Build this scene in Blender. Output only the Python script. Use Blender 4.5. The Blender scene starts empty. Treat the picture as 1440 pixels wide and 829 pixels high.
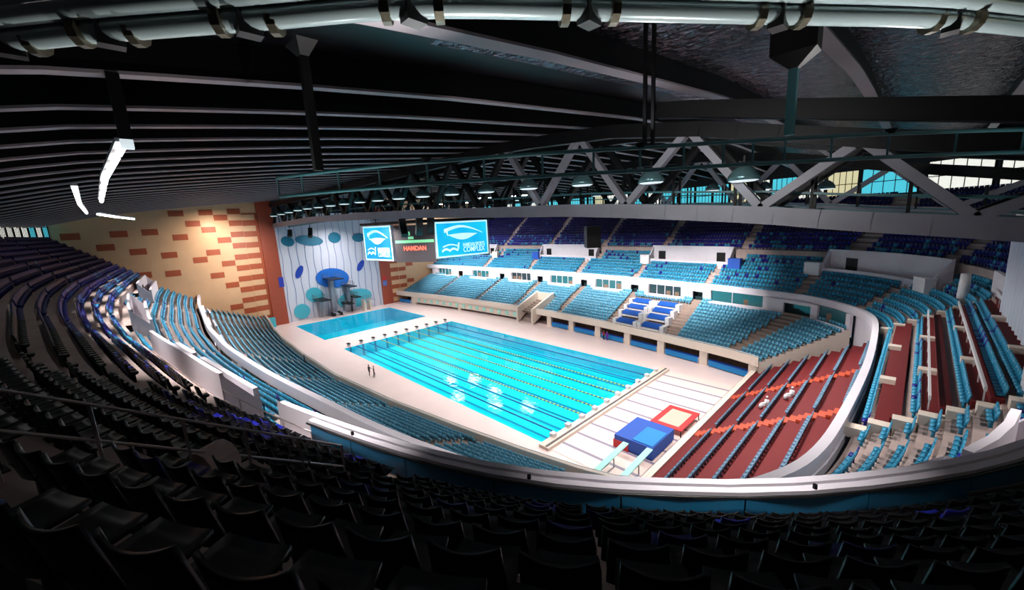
import bpy, math, random
import numpy as np
from mathutils import Vector, Matrix
random.seed(7); rng = np.random.default_rng(7)
S = bpy.context.scene; COL = S.collection; PI = math.pi

# ---------------------------------------------------------------- materials
def srgb(r, g, b):
    f = lambda c: (c/255/12.92) if c/255 <= .04045 else ((c/255+.055)/1.055)**2.4
    return (f(r), f(g), f(b), 1)
MATS = {}
def mat(name, rgb, rough=.6, metal=0, noise=0, nscale=3, bump=0, bscale=20, emit=0, spec=.5, coat=0, bdist=.02):
    m = bpy.data.materials.new(name); m.use_nodes = True; nt = m.node_tree; b = nt.nodes['Principled BSDF']
    c = srgb(*rgb); b.inputs['Base Color'].default_value = c
    b.inputs['Roughness'].default_value = rough; b.inputs['Metallic'].default_value = metal
    b.inputs['Specular IOR Level'].default_value = spec
    if coat: b.inputs['Coat Weight'].default_value = coat
    geo = None
    if noise or bump: geo = nt.nodes.new('ShaderNodeNewGeometry')
    if noise:
        n = nt.nodes.new('ShaderNodeTexNoise'); n.inputs['Scale'].default_value = nscale; n.inputs['Detail'].default_value = 4
        nt.links.new(geo.outputs['Position'], n.inputs['Vector'])
        mx = nt.nodes.new('ShaderNodeMix'); mx.data_type = 'RGBA'; mx.blend_type = 'MULTIPLY'
        mr = nt.nodes.new('ShaderNodeMapRange'); mr.inputs['From Min'].default_value = .3; mr.inputs['From Max'].default_value = .7
        mr.inputs['To Min'].default_value = 1-noise; mr.inputs['To Max'].default_value = 1
        nt.links.new(n.outputs['Fac'], mr.inputs['Value'])
        mx.inputs['Factor'].default_value = 1; mx.inputs['A'].default_value = c
        nt.links.new(mr.outputs['Result'], mx.inputs['B']); nt.links.new(mx.outputs['Result'], b.inputs['Base Color'])
    if bump:
        n = nt.nodes.new('ShaderNodeTexNoise'); n.inputs['Scale'].default_value = bscale; n.inputs['Detail'].default_value = 3
        nt.links.new(geo.outputs['Position'], n.inputs['Vector'])
        bp = nt.nodes.new('ShaderNodeBump'); bp.inputs['Strength'].default_value = bump; bp.inputs['Distance'].default_value = bdist
        nt.links.new(n.outputs['Fac'], bp.inputs['Height']); nt.links.new(bp.outputs['Normal'], b.inputs['Normal'])
    if emit:
        b.inputs['Emission Color'].default_value = c; b.inputs['Emission Strength'].default_value = emit
    MATS[name] = m; return m

mat('deck_tile', (232, 208, 204), .35, noise=.06, nscale=.4)
mat('concrete', (178, 156, 150), .7, noise=.2, nscale=1.2)
mat('step_grey', (150, 130, 120), .7, noise=.2, nscale=1.2)
mat('end_seat', (88, 120, 145), .45)
mat('white_wall', (214, 206, 214), .55, noise=.06, nscale=.8)
mat('white_paint', (225, 220, 222), .4)
mat('cream', (222, 206, 192), .5, noise=.06)
mat('seat_blue', (40, 140, 178), .4)
mat('seat_grey_blue', (84, 152, 180), .4)
mat('seat_navy', (10, 18, 130), .4)
mat('seat_deep', (4, 7, 84), .4, spec=.3)
mat('seat_black', (4, 4, 8), .42, spec=.22)
mat('seat_foot', (14, 14, 16), .5)
mat('seat_red', (150, 6, 22), .45)
mat('red_carpet', (108, 0, 8), .75, noise=.3, nscale=6)
mat('rust_step', (170, 62, 30), .6)
mat('orange_wall', (222, 176, 136), .45, noise=.08, nscale=.5)
mat('brick_dark', (172, 80, 46), .5, noise=.12, nscale=2)
mat('pilaster', (158, 70, 46), .5, noise=.1)
mat('ceiling_black', (10, 11, 20), .6, noise=.4, nscale=.8)
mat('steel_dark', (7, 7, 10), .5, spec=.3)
mat('steel_lit_flange', (150, 140, 146), .45)
mat('steel_grey', (150, 150, 160), .45, noise=.15, nscale=.7)
mat('steel_teal', (66, 120, 126), .4)
mat('pipe_metal', (168, 186, 188), .25, metal=.25)
mat('clamp_metal', (120, 116, 100), .35, metal=.8, noise=.4, nscale=8)
mat('black', (6, 6, 8), .45)
mat('handrail_metal', (170, 160, 160), .3, metal=.8)
mat('barrier_blue', (34, 118, 160), .25, noise=.15, nscale=.6)
mat('dive_blue', (20, 100, 190), .5)
mat('dive_teal', (70, 175, 195), .5)
mat('dive_deep', (10, 110, 140), .5)
mat('dive_navy', (20, 60, 165), .5)
mat('stripe_blue', (96, 116, 180), .5)
mat('dive_wall', (208, 208, 220), .5, noise=.05)
mat('teal_glass', (34, 92, 100), .12, spec=.8)
mat('dark_glass', (36, 52, 56), .08, spec=.9)
mat('warm_interior', (120, 96, 78), .6, noise=.5, nscale=1.5)
mat('foam_blue', (24, 76, 170), .6)
mat('foam_light', (12, 124, 190), .6)
mat('foam_red', (196, 40, 44), .6)
mat('tramp_bed', (200, 176, 160), .7)
mat('mint', (156, 222, 206), .4)
mat('wheel', (90, 80, 82), .5)
mat('rope_yellow', (170, 190, 60), .5)
mat('rope_blue', (20, 90, 150), .5)
mat('skin', (150, 104, 80), .6)
mat('hair', (20, 16, 16), .5)
mat('cloth_dark', (34, 34, 42), .8)
mat('cloth_white', (235, 232, 235), .8)
mat('cloth_teal', (30, 100, 120), .8)
mat('cloth_purple', (96, 20, 150), .8)
mat('cloth_red', (150, 40, 60), .8)
mat('trouser_grey', (70, 62, 66), .8)
mat('desk_blue', (20, 78, 165), .5)
mat('curtain_white', (196, 200, 214), .8)
mat('window_teal', (80, 200, 220), .3, emit=.9)
mat('window_white', (235, 235, 225), .3, emit=1.0)
mat('window_cream', (225, 215, 170), .3, emit=.8)
mat('tube_glow', (255, 255, 250), .3, emit=5)
mat('led_green', (130, 215, 160), .4, emit=.7)
mat('led_red', (250, 110, 90), .4, emit=1.2)
mat('board_grey', (84, 76, 80), .6)
mat('screen_white', (200, 245, 255), .4, emit=.9)
mat('lamp_body', (110, 150, 155), .25, metal=.6)
mat('lamp_glass', (230, 245, 250), .1, emit=.8)
mat('sign_blue', (40, 50, 160), .5)

def node_mat(name):
    m = bpy.data.materials.new(name); m.use_nodes = True; MATS[name] = m
    return m, m.node_tree, m.node_tree.nodes['Principled BSDF']

# LED screen: blue, slightly lighter toward one end as the picture it shows
m, nt, b = node_mat('screen_blue')
g = nt.nodes.new('ShaderNodeNewGeometry'); n = nt.nodes.new('ShaderNodeTexNoise'); n.inputs['Scale'].default_value = .25
nt.links.new(g.outputs['Position'], n.inputs['Vector'])
cr = nt.nodes.new('ShaderNodeValToRGB'); cr.color_ramp.elements[0].position = .3; cr.color_ramp.elements[1].position = .7
cr.color_ramp.elements[0].color = srgb(0, 176, 250); cr.color_ramp.elements[1].color = srgb(30, 214, 250)
nt.links.new(n.outputs['Fac'], cr.inputs['Fac']); nt.links.new(cr.outputs['Color'], b.inputs['Emission Color'])
b.inputs['Base Color'].default_value = (0, 0, 0, 1); b.inputs['Emission Strength'].default_value = 1.0

# pool water: a clear tinted sheet with ripples over the tiled basin
m, nt, b = node_mat('water')
out = nt.nodes['Material Output']; nt.nodes.remove(b)
tr = nt.nodes.new('ShaderNodeBsdfTransparent'); tr.inputs['Color'].default_value = (.62, 1, .99, 1)
gl = nt.nodes.new('ShaderNodeBsdfGlossy'); gl.inputs['Roughness'].default_value = .04
fr = nt.nodes.new('ShaderNodeFresnel'); fr.inputs['IOR'].default_value = 1.33
mx = nt.nodes.new('ShaderNodeMixShader'); g = nt.nodes.new('ShaderNodeNewGeometry')
n = nt.nodes.new('ShaderNodeTexNoise'); n.inputs['Scale'].default_value = .9; n.inputs['Detail'].default_value = 4
bp = nt.nodes.new('ShaderNodeBump'); bp.inputs['Strength'].default_value = .35; bp.inputs['Distance'].default_value = .05
nt.links.new(g.outputs['Position'], n.inputs['Vector']); nt.links.new(n.outputs['Fac'], bp.inputs['Height'])
nt.links.new(bp.outputs['Normal'], gl.inputs['Normal']); nt.links.new(bp.outputs['Normal'], fr.inputs['Normal'])
nt.links.new(fr.outputs['Fac'], mx.inputs[0]); nt.links.new(tr.outputs[0], mx.inputs[1]); nt.links.new(gl.outputs[0], mx.inputs[2])
nt.links.new(mx.outputs[0], out.inputs['Surface'])

def stripe_mat(name, base, line, period, width, rough, axis='Y', phase=0, lim=None):
    m, nt, b = node_mat(name); g = nt.nodes.new('ShaderNodeNewGeometry'); sp = nt.nodes.new('ShaderNodeSeparateXYZ')
    nt.links.new(g.outputs['Position'], sp.inputs[0])
    def M(op, a, c):
        q = nt.nodes.new('ShaderNodeMath'); q.operation = op
        for i, v in enumerate((a, c)):
            if isinstance(v, (int, float)): q.inputs[i].default_value = v
            else: nt.links.new(v, q.inputs[i])
        return q.outputs[0]
    v = M('ADD', sp.outputs[axis], phase + 100*period)
    md = M('MODULO', v, period); lt = M('LESS_THAN', md, width)
    mx = nt.nodes.new('ShaderNodeMix'); mx.data_type = 'RGBA'
    mx.inputs['A'].default_value = srgb(*base); mx.inputs['B'].default_value = srgb(*line)
    nt.links.new(lt, mx.inputs['Factor']); nt.links.new(mx.outputs['Result'], b.inputs['Base Color'])
    b.inputs['Roughness'].default_value = rough
    return m
stripe_mat('basin', (0, 206, 226), (0, 120, 160), 2.5, .4, .5, phase=-1.05)
stripe_mat('basin_plain', (0, 196, 224), (0, 188, 218), 5, .1, .5)
stripe_mat('cover_floor', (240, 212, 204), (140, 128, 148), 2.5, .36, .35, phase=-1.15)
stripe_mat('corrugated', (10, 11, 22), (4, 4, 8), .6, .25, .45, axis='X')
stripe_mat('lane_float', (40, 90, 130), (180, 190, 80), .6, .3, .5, axis='X')

# crinkled foil under the roof deck
m, nt, b = node_mat('foil')
g = nt.nodes.new('ShaderNodeNewGeometry'); b.inputs['Base Color'].default_value = srgb(140, 136, 148)
b.inputs['Metallic'].default_value = .9; b.inputs['Roughness'].default_value = .16
n = nt.nodes.new('ShaderNodeTexNoise'); n.inputs['Scale'].default_value = 1.6; n.inputs['Detail'].default_value = 5; n.inputs['Distortion'].default_value = 1.2
bp = nt.nodes.new('ShaderNodeBump'); bp.inputs['Strength'].default_value = 1; bp.inputs['Distance'].default_value = .35
nt.links.new(g.outputs['Position'], n.inputs['Vector']); nt.links.new(n.outputs['Fac'], bp.inputs['Height']); nt.links.new(bp.outputs['Normal'], b.inputs['Normal'])

# ---------------------------------------------------------------- mesh helpers
class MB:
    def __init__(s): s.v = []; s.f = []; s.m = []; s.n = 0
    def add(s, V, F, mi=0):
        V = np.asarray(V, float).reshape(-1, 3); s.v.append(V)
        s.f += [tuple(i + s.n for i in f) for f in F]; s.m += [mi]*len(F); s.n += len(V)
    def quad(s, a, b, c, d, mi=0): s.add([a, b, c, d], [(0, 1, 2, 3)], mi)
    def hexa(s, P, mi=0): s.add(P, [(3, 2, 1, 0), (4, 5, 6, 7), (0, 1, 5, 4), (1, 2, 6, 5), (2, 3, 7, 6), (3, 0, 4, 7)], mi)
    def box(s, a, b, mi=0):
        (x0, y0, z0), (x1, y1, z1) = a, b
        s.hexa([(x0, y0, z0), (x1, y0, z0), (x1, y1, z0), (x0, y1, z0), (x0, y0, z1), (x1, y0, z1), (x1, y1, z1), (x0, y1, z1)], mi)
    def cbox(s, c, h, u, mi=0, zt=0):      # box centred at c, half sizes h=(along u, across, up), u a unit xy vector
        c = np.array(c, float); u = np.array([u[0], u[1], 0.]); w = np.array([-u[1], u[0], 0.]); k = np.array([0, 0, 1.])
        P = [c + a*h[0]*u + b_*h[1]*w + e*h[2]*k for e in (-1, 1) for a, b_ in ((-1, -1), (1, -1), (1, 1), (-1, 1))]
        s.hexa(P, mi)
    def bar(s, a, b, w, h=None, mi=0, up=(0, 0, 1)):
        a = np.array(a, float); b = np.array(b, float); h = h or w; d = b - a; d /= max(np.linalg.norm(d), 1e-9)
        up = np.array(up, float); x = np.cross(d, up)
        if np.linalg.norm(x) < 1e-3: x = np.cross(d, (0, 1, 0))
        x /= np.linalg.norm(x); y = np.cross(x, d)
        P = [p + sx*x*w/2 + sy*y*h/2 for p in (a, b) for sx, sy in ((-1, -1), (1, -1), (1, 1), (-1, 1))]
        s.hexa(P, mi)
    def tube(s, pts, r, k=8, mi=0, cap=True):
        pts = [np.array(p, float) for p in pts]; V = []; F = []; N = len(pts)
        rr = r if isinstance(r, (list, tuple)) else [r]*N
        for i, p in enumerate(pts):
            d = pts[min(i+1, N-1)] - pts[max(i-1, 0)]; d /= max(np.linalg.norm(d), 1e-9)
            up = np.array([0, 0, 1.]) if abs(d[2]) < .9 else np.array([1., 0, 0])
            x = np.cross(d, up); x /= np.linalg.norm(x); y = np.cross(x, d)
            V += [p + rr[i]*(math.cos(2*PI*j/k)*x + math.sin(2*PI*j/k)*y) for j in range(k)]
        for i in range(N-1):
            F += [(i*k+j, i*k+(j+1) % k, (i+1)*k+(j+1) % k, (i+1)*k+j) for j in range(k)]
        if cap: F += [tuple(range(k))[::-1], tuple((N-1)*k+j for j in range(k))]
        s.add(V, F, mi)
    def strip(s, A, B, mi=0):              # ruled surface between two equally long polylines
        n = len(A); V = list(A)+list(B); s.add(V, [(i, i+1, n+i+1, n+i) for i in range(n-1)], mi)
    def build(s, name, mats, parent=None, smooth=False):
        me = bpy.data.meshes.new(name); V = np.concatenate(s.v) if s.v else np.zeros((0, 3))
        me.from_pydata(V.tolist(), [], s.f)
        mats = mats if isinstance(mats, (list, tuple)) else [mats]
        for q in mats: me.materials.append(MATS[q])
        me.polygons.foreach_set('material_index', s.m)
        if smooth: me.polygons.foreach_set('use_smooth', [True]*len(s.f))
        me.update(); o = bpy.data.objects.new(name, me); COL.objects.link(o)
        if parent: o.parent = parent
        return o
def tag(o, label=None, cat=None, group=None, kind=None):
    if label: o['label'] = label
    if cat: o['category'] = cat
    if group: o['group'] = group
    if kind: o['kind'] = kind
    return o
def empty(name, loc=(0, 0, 0), rz=0, label=None, cat=None, group=None):
    o = bpy.data.objects.new(name, None); COL.objects.link(o); o.location = loc; o.rotation_euler = (0, 0, rz)
    o.empty_display_size = .2
    return tag(o, label, cat, group)
def copy_tree(o, loc=None, rz=None, label=None, group=None, parent=None):
    c = o.copy(); COL.objects.link(c)
    if parent: c.parent = parent
    if loc is not None: c.location = loc
    if rz is not None: c.rotation_euler = (0, 0, rz)
    if label: c['label'] = label
    if group: c['group'] = group
    for ch in [x for x in KIDS.get(o.name, [])]: copy_tree(ch, parent=c)
    return c
KIDS = {}
def proto(o, *kids):
    KIDS[o.name] = list(kids); return o

# ---------------------------------------------------------------- the oval of the bowl
YC = 12.5
hx = [-45, -38, -21, -8, 6, 15, 22, 34, 44, 54, 63, 67, 69.5, 71, 72, 72.5, 72.8]
hh = [27.0, 28.5, 30.6, 31.6, 32.7, 32.9, 32.9, 32.2, 31.1, 29.8, 27.6, 25.2, 22.5, 20.0, 16.9, 11.6, 0]
P_ = [(x, YC+h) for x, h in zip(hx, hh)] + [(x, YC-h) for x, h in list(zip(hx, hh))[::-1][1:]]
P_ = np.array(P_, float)
def catmull(P, n=12):
    out = []
    for i in range(len(P)-1):
        p0, p1, p2, p3 = P[max(i-1, 0)], P[i], P[i+1], P[min(i+2, len(P)-1)]
        for k in range(n):
            t = k/n; out.append(.5*((2*p1)+(-p0+p2)*t+(2*p0-5*p1+4*p2-p3)*t*t+(-p0+3*p1-3*p2+p3)*t**3))
    out.append(P[-1]); return np.array(out)
RG = catmull(P_); RL = np.r_[0, np.cumsum(np.hypot(*np.diff(RG, axis=0).T))]; TOT = RL[-1]
def ring(s, d=0.0):
    s = np.atleast_1d(np.asarray(s, float))
    x = np.interp(s, RL, RG[:, 0]); y = np.interp(s, RL, RG[:, 1])
    e = 1.5
    tx = np.interp(s+e, RL, RG[:, 0]) - np.interp(s-e, RL, RG[:, 0]); ty = np.interp(s+e, RL, RG[:, 1]) - np.interp(s-e, RL, RG[:, 1])
    L = np.hypot(tx, ty); nx, ny = -ty/L, tx/L
    return x + nx*d, y + ny*d, nx, ny
def R3(s, d, z):
    x, y, _, _ = ring(s, d); return np.column_stack([x, y, np.full_like(x, z)])
def SR(a, b, step=1.0): return np.linspace(a, b, max(2, int(abs(b-a)/step)+1))
def s_at_x(x0, d, near=False):   # arclength where the offset ring meets x = x0
    ss = np.linspace(0, TOT, 2400); X = ring(ss, d)[0]; half = ss < TOT/2
    sel = ~half if near else half
    q = ss[sel]; xx = X[sel]; return float(q[np.argmin(abs(xx-x0))])
XW = -34.0
AM = [34.5, 50.5, 65.5, 80.3, 94.8, 108.5, 117.2, 126.6]     # aisles of the middle rows, far side
AM += [TOT-a for a in AM[::-1]]
AU = [36.8, 52.6, 68, 82.6, 97.5, 110.5, 118.5]
AU += [TOT-a for a in AU[::-1] if not 155 < TOT-a < 180]
AU += [181.5]
VOM = [(17, 34.5), (51, 67.3), (80.8, 96.2), (108.9, 120.0), (156.8, 178.8), (184.4, 199.8), (213.3, 229.6), (244, 262)]
RED = (127.2, 151.6)
def in_rng(s, rs, pad=0): return any(a-pad < s < b+pad for a, b in rs)
rows = []      # (d, z) front edge of each tread and its height
for k in range(6): rows.append((.5+.85*k, 9.15+.535*k))
for k in range(3): rows.append((5.6+.75*k, 12.36+.6*k))
for k in range(13): rows.append((7.85+.85*k, 15.2+.62*k))
DB = 7.85+.85*13; ZB = 15.2+.62*13     # back of the bowl 19.2 / 23.1

# ---------------------------------------------------------------- upper tier steps (setting)
mb = MB()
for i, (d, z) in enumerate(rows):
    d1, z1 = rows[i+1] if i+1 < len(rows) else (DB, ZB)
    s0, s1 = s_at_x(XW, d), s_at_x(XW, d, True); s0b, s1b = s_at_x(XW, d1), s_at_x(XW, d1, True)
    spans = [(s0, s1, s0b, s1b)]
    if 6 <= i <= 8:
        cuts = [(max(a, s0), min(b, s1)) for a, b in VOM]; spans = []; cur = s0
        for a, b in cuts:
            if a > cur: spans.append((cur, a, cur, a))
            cur = b
        if cur < s1: spans.append((cur, s1, cur, s1))
        # keep rows between the openings up to d = 7.4 cut by the barrier; the opening floor is built below
    for a, b, ab, bb in spans:
        n = max(2, int((b-a))+1)
        A = R3(np.linspace(a, b, n), d, z); B = R3(np.linspace(ab, bb, n), d1, z)
        mb.strip(A, B, 0)
        C2 = R3(np.linspace(ab, bb, n), d1, z1); mb.strip(B, C2, 0)
tag(mb.build('floor_upper_tier', ['concrete']), kind='structure')

# walkways of the openings, their back wall, front wall and sides
vl = ['behind the scoreboard', 'above the middle of the far stand', 'beside the hanging loudspeaker', 'in the far right bend', 'in the near bend below the dark seats', 'on the near side above the white boards', 'on the near side left of centre', 'beside the orange wall']
mbf = MB()
for vi, (a, b) in enumerate(VOM):
    a = max(a, s_at_x(XW, 6)); b = min(b, s_at_x(XW, 6, True))
    ss = SR(a, b)
    zt = 12.0
    mbf.strip(R3(ss, 5.55, zt), R3(ss, 7.2, zt), 0); mbf.strip(R3(ss, 7.1, 14.2), R3(ss, 7.87, 14.2), 0); mbf.strip(R3(ss, 7.85, 14.2), R3(ss, 7.85, 15.25), 0)
    root = empty('walkway_wall', tuple(R3([(a+b)/2], 8.1, zt)[0]), 0, 'white walls around the sunken walkway opening ' + vl[vi], 'wall')
    ox = np.array(root.location)
    w = MB()          # back wall
    w.strip(R3(ss, 6.95, zt)-ox, R3(ss, 6.95, 15.7)-ox); w.strip(R3(ss, 7.15, 15.7)-ox, R3(ss, 7.15, 14)-ox); w.strip(R3(ss, 6.95, 15.7)-ox, R3(ss, 7.15, 15.7)-ox)
    front_dark = vi == 4
    w.build('back_wall', ['white_wall'], root)
    w = MB()
    gaps = {4: [(160.3, 160.9), (162.6, 173.4), (174.8, 175.2)], 5: [(193.5, 195.2)], 6: [(221, 222.6)]}.get(vi, [])
    segs = []; cur = a
    for g0, g1 in gaps: segs.append((cur, g0)); cur = g1
    segs.append((cur, b))
    ztop = 14.45 if vi >= 4 else 13.1
    for c0, c1 in segs:
        q = SR(c0, c1)
        I, O = R3(q, 5.6, 11.7)-ox, R3(q, 5.85, 11.9)-ox; It, Ot = I.copy(), O.copy(); It[:, 2] = Ot[:, 2] = ztop - ox[2]
        w.strip(I, It); w.strip(It, Ot); w.strip(Ot, O)
        for e in (0, -1): w.quad(I[e], O[e], Ot[e], It[e])
    w.build('front_wall', ['white_wall'], root)
    for e in (a, b):
        w = MB(); sgn = .12
        P0 = [R3([e-sgn], dd, zz)[0]-ox for dd, zz in ((5.6, 11.8), (7.15, 11.8), (7.15, 15.75), (5.6, 13.7))]
        P1 = [R3([e+sgn], dd, zz)[0]-ox for dd, zz in ((5.6, 11.8), (7.15, 11.8), (7.15, 15.75), (5.6, 13.7))]
        w.hexa(P0+P1); w.build('side_wall', ['white_wall'], root)
    # doorway in the back wall
    for q in ([a+1.9, b-1.9] if vi < 3 else [a+1.9] if vi == 3 else [(a+b)/2]):
        x, y, nx, ny = [v[0] for v in ring([q], 6.93)]
        w = MB(); w.cbox((x-ox[0], y-ox[1], 13.3-ox[2]), (.75, .06, 1.3), (-ny, nx)); w.build('doorway', ['steel_dark'], root)
tag(mbf.build('floor_walkways', ['concrete']), kind='structure')

# blue barrier in front of the dark seats
def arc_panels(name, s0, s1, d, z0, z1, mats, n, label, cat, th=.12, rail=None):
    ss = np.linspace(s0, s1, n+1); root = empty(name, tuple(R3([(s0+s1)/2], d, z0)[0]), 0, label, cat); ox = np.array(root.location)
    for i in range(n):
        a, b = ss[i], ss[i+1]-.03
        w = MB(); q = np.array([a, b]); I, O = R3(q, d, z0)-ox, R3(q, d+th, z0)-ox; It, Ot = I.copy(), O.copy(); It[:, 2] = Ot[:, 2] = z1-ox[2]
        w.hexa([I[0], I[1], O[1], O[0], It[0], It[1], Ot[1], Ot[0]]); w.build('panel', mats, root)
    if rail:
        w = MB(); q = SR(s0, s1); w.tube(list(R3(q, d+th+.1, z1+.02)-ox), .035, 6); w.build('rail', [rail], root, True)
    w = MB(); q = SR(s0, s1)
    A, B = R3(q, d-.12, z1)-ox, R3(q, d+th+.02, z1)-ox; A2, B2 = A+[0, 0, .1], B+[0, 0, .1]
    w.strip(B, B2); w.strip(B2, A2); w.strip(A2, A); w.build('coping', ['white_wall'], root)
    return root
arc_panels('barrier_wall', 160.6, 176.6, 7.2, 14.2, 15.52, ['barrier_blue'], 8, 'dark blue panelled barrier in front of the black seats', 'barrier', rail='black')

# fascia ring
fs0, fs1 = s_at_x(XW, 0), s_at_x(XW, 0, True)
mb = MB(); q = SR(fs0, fs1)
A, B = R3(q, -.35, 9.0), R3(q, -.35, 9.95); C_, D_ = R3(q, .12, 9.95), R3(q, .12, 9.0)
mb.strip(A, B); mb.strip(B, C_); mb.strip(C_, D_); mb.strip(D_, A)
tag(mb.build('trim_1', ['white_wall']), kind='structure')

# ---------------------------------------------------------------- lower tier
lx = [-34, -24.6, -17, -5.5, 9, 22, 35, 45.5, 53, 58, 60.6, 61.6]
ly = [30.0, 31.2, 32.4, 33.6, 34.4, 34.6, 33.6, 32.2, 31.0, 30.0, 29.2, 28.6]
sE = 112.4
def lower_back(x):      # x position parameter -> ring point (inner face)
    return x
NL = 13
LXs = np.concatenate([np.linspace(-34, 52, 87), np.linspace(53, 61.6, 18)])
s52 = s_at_x(52, -.6)
def lower_pt(u, v):     # u = parameter along front x, v 0 front .. 1 back
    u = np.atleast_1d(np.asarray(u, float)); fy = np.interp(u, lx, ly)
    ss = np.linspace(20, 112.4, 500); bx, by, _, _ = ring(ss, -.6)
    yb = np.interp(u, bx[:400], by[:400])
    t = np.clip((u-52)/(61.6-52), 0, 1); sb = s52 + t*(118.6-s52)
    X2, Y2, _, _ = ring(sb, -.6)
    xb = np.where(u <= 52, u, X2); yb = np.where(u <= 52, np.interp(u, bx, by), Y2)
    return u*(1-v)+xb*v, fy*(1-v)+yb*v
def L3(u, v, z, near=False):
    x, y = lower_pt(u, v)
    if near: y = 2*YC-y
    return np.column_stack([x, y, np.full_like(x, z)])
def lz(j): return 2.45+.36*j
LAF = [-33, -18.5, -2.2, 10.5, 23.4, 36, 48.6, 57.5]     # aisles by front x
mb = MB()
for near in (False, True):
    for j in range(NL):
        A, B = L3(LXs, j/NL, lz(j), near), L3(LXs, (j+1)/NL, lz(j), near)
        C2 = B.copy(); C2[:, 2] = lz(j+1)
        mb.strip(A, B); mb.strip(B, C2)
    # soffit over the undercroft
    A, B = L3(LXs, 0, 2.2, near), L3(LXs, 1, 6.4, near); mb.strip(A, B)
for near in (False, True):
    for j in range(NL):
        P = [L3([61.6], j/NL, 0, near)[0], L3([61.6], (j+1)/NL, 0, near)[0]]
        mb.quad(P[0], P[1], P[1]+[0, 0, lz(j)+.45], P[0]+[0, 0, lz(j)+.45], 1)
tag(mb.build('floor_lower_tier', ['step_grey', 'cream']), kind='structure')
for near in (False, True):
    root = empty('stand_parapet', (10, 34 if not near else -9, 2.2), 0, 'white front parapet of the %s lower stand' % ('far' if not near else 'near'), 'parapet'); ox = np.array(root.location)
    for UX in ([LXs] if near else [np.r_[LXs[LXs < 12.9], 12.9], np.r_[18.0, LXs[LXs > 18.0]]]):
        w = MB()
        def band(dy, z):
            P = L3(UX, 0, z); P[:, 1] += dy
            if near: P[:, 1] = 2*YC-P[:, 1]
            return P-ox
        A, B, C_, D_ = band(-.25, 2.15), band(-.25, 3.35), band(.05, 3.35), band(.05, 2.15)
        w.strip(A, B); w.strip(B, C_); w.strip(C_, D_); w.strip(D_, A); w.build('parapet_wall', ['cream'], root)
        w = MB(); w.tube(list((band(-.1, 3.5))), .04, 5); w.build('top_rail', ['white_paint'], root)
# undercroft: back wall, piers, dressed openings
mb = MB()
for near in (False, True):
    A = L3(LXs, .28, 0, near); B = L3(LXs, .28, 3.6, near); mb.strip(A, B, 0)
tag(mb.build('wall_undercroft', ['warm_interior']), kind='structure')
mb = MB()
for near in (False, True):
    for u in [-27, -26, -8, 21.4, 27.5, 34, 40.5, 47, 54, 60.9]:
        P = L3([u], 0, 1.1, near)[0]; mb.cbox((P[0], P[1]+(.35 if not near else -.35), 1.1), (.55, .3, 1.1), (1, 0))
    P = [L3([u], 0, 1.1, near)[0] for u in (55, 60.6)]
tag(mb.build('wall_piers', ['cream']), kind='structure')
# panelled wall under the left half of the far stand
root = empty('locker_wall', (-6, 33.4, 0), 0, 'long cream panelled wall with pale teal squares under the far stand', 'wall'); ox = np.array(root.location)
w = MB(); q = np.linspace(-25.5, 12.5, 40); A = L3(q, 0, .55)-ox; B = L3(q, 0, 2.2)-ox; w.strip(A, B)
A2 = A+[0, .3, 0]; w.strip(A2, A); w.build('wall_face', ['cream'], root)
for u in np.linspace(-24, 11.5, 15):
    P = L3([u], 0, 1.35)[0]-ox; w = MB(); w.box((P[0]-.5, P[1]-.06, P[2]-.5), (P[0]+.5, P[1]+.05, P[2]+.45)); w.build('wall_panel', ['mint'], root)
bl = ['below the far stand beside the white stair', 'below the far stand, second opening from the white stair', 'below the far stand by the purple clothing', 'below the blue and white desks', 'below the far stand right of the desks', 'under the right end of the far stand', 'at the left end of the far stand']
for i, (u0, u1) in enumerate([(22.2, 26.6), (28.3, 33.2), (34.8, 39.7), (41.3, 46.2), (47.8, 53.2), (54.8, 60.2), (-33, -28)]):
    P0, P1 = L3([u0], 0, 0)[0], L3([u1], 0, 0)[0]; dirv = (P1-P0)[:2]; ln = np.linalg.norm(dirv); dirv /= ln
    c = (P0+P1)/2; root = empty('blue_counter', (c[0], c[1]+.1, 0), math.atan2(dirv[1], dirv[0]), 'long blue counter ' + bl[i], 'counter')
    w = MB(); w.box((-ln/2, -.05, .15), (ln/2, .05, .95)); w.build('front_panel', ['foam_light'], root)
    w = MB(); w.box((-ln/2, -.1, .95), (ln/2, .6, 1.0)); w.build('counter_top', ['foam_blue'], root)
    for e in (-1, 1):
        w = MB(); w.box((e*ln/2-.05, 0, 0), (e*ln/2+.05, .5, .95)); w.build('leg', ['white_paint'], root)

# white stair enclosure cut into the far stand
root = empty('stair_enclosure', (15.6, 34, 0), 0, 'white V shaped stair enclosure cut into the far lower stand', 'staircase')
for x0 in (-2.6, 1.9):
    w = MB(); x1 = x0+.5; sh = 1.2
    w.hexa([(x0, -.6, 0), (x1, -.6, 0), (x1+sh, 5.2, 4.4), (x0+sh, 5.2, 4.4), (x0, -.6, 3.3), (x1, -.6, 3.3), (x1+sh, 5.2, 6.2), (x0+sh, 5.2, 6.2)])
    w.build('side_wall', ['cream'], root)
w = MB()
for i in range(14): w.box((-2.1+i*.08, .3+i*.32, 0 if i == 0 else .25*i-.1), (1.9+i*.08, .7+i*.32, .25*(i+1)))
w.build('steps', ['concrete'], root)
w = MB(); w.box((-2.1+1.2, 4.9, 3.2), (2.0+1.2, 5.2, 6.0)); w.build('back_wall', ['cream'], root)

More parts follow.
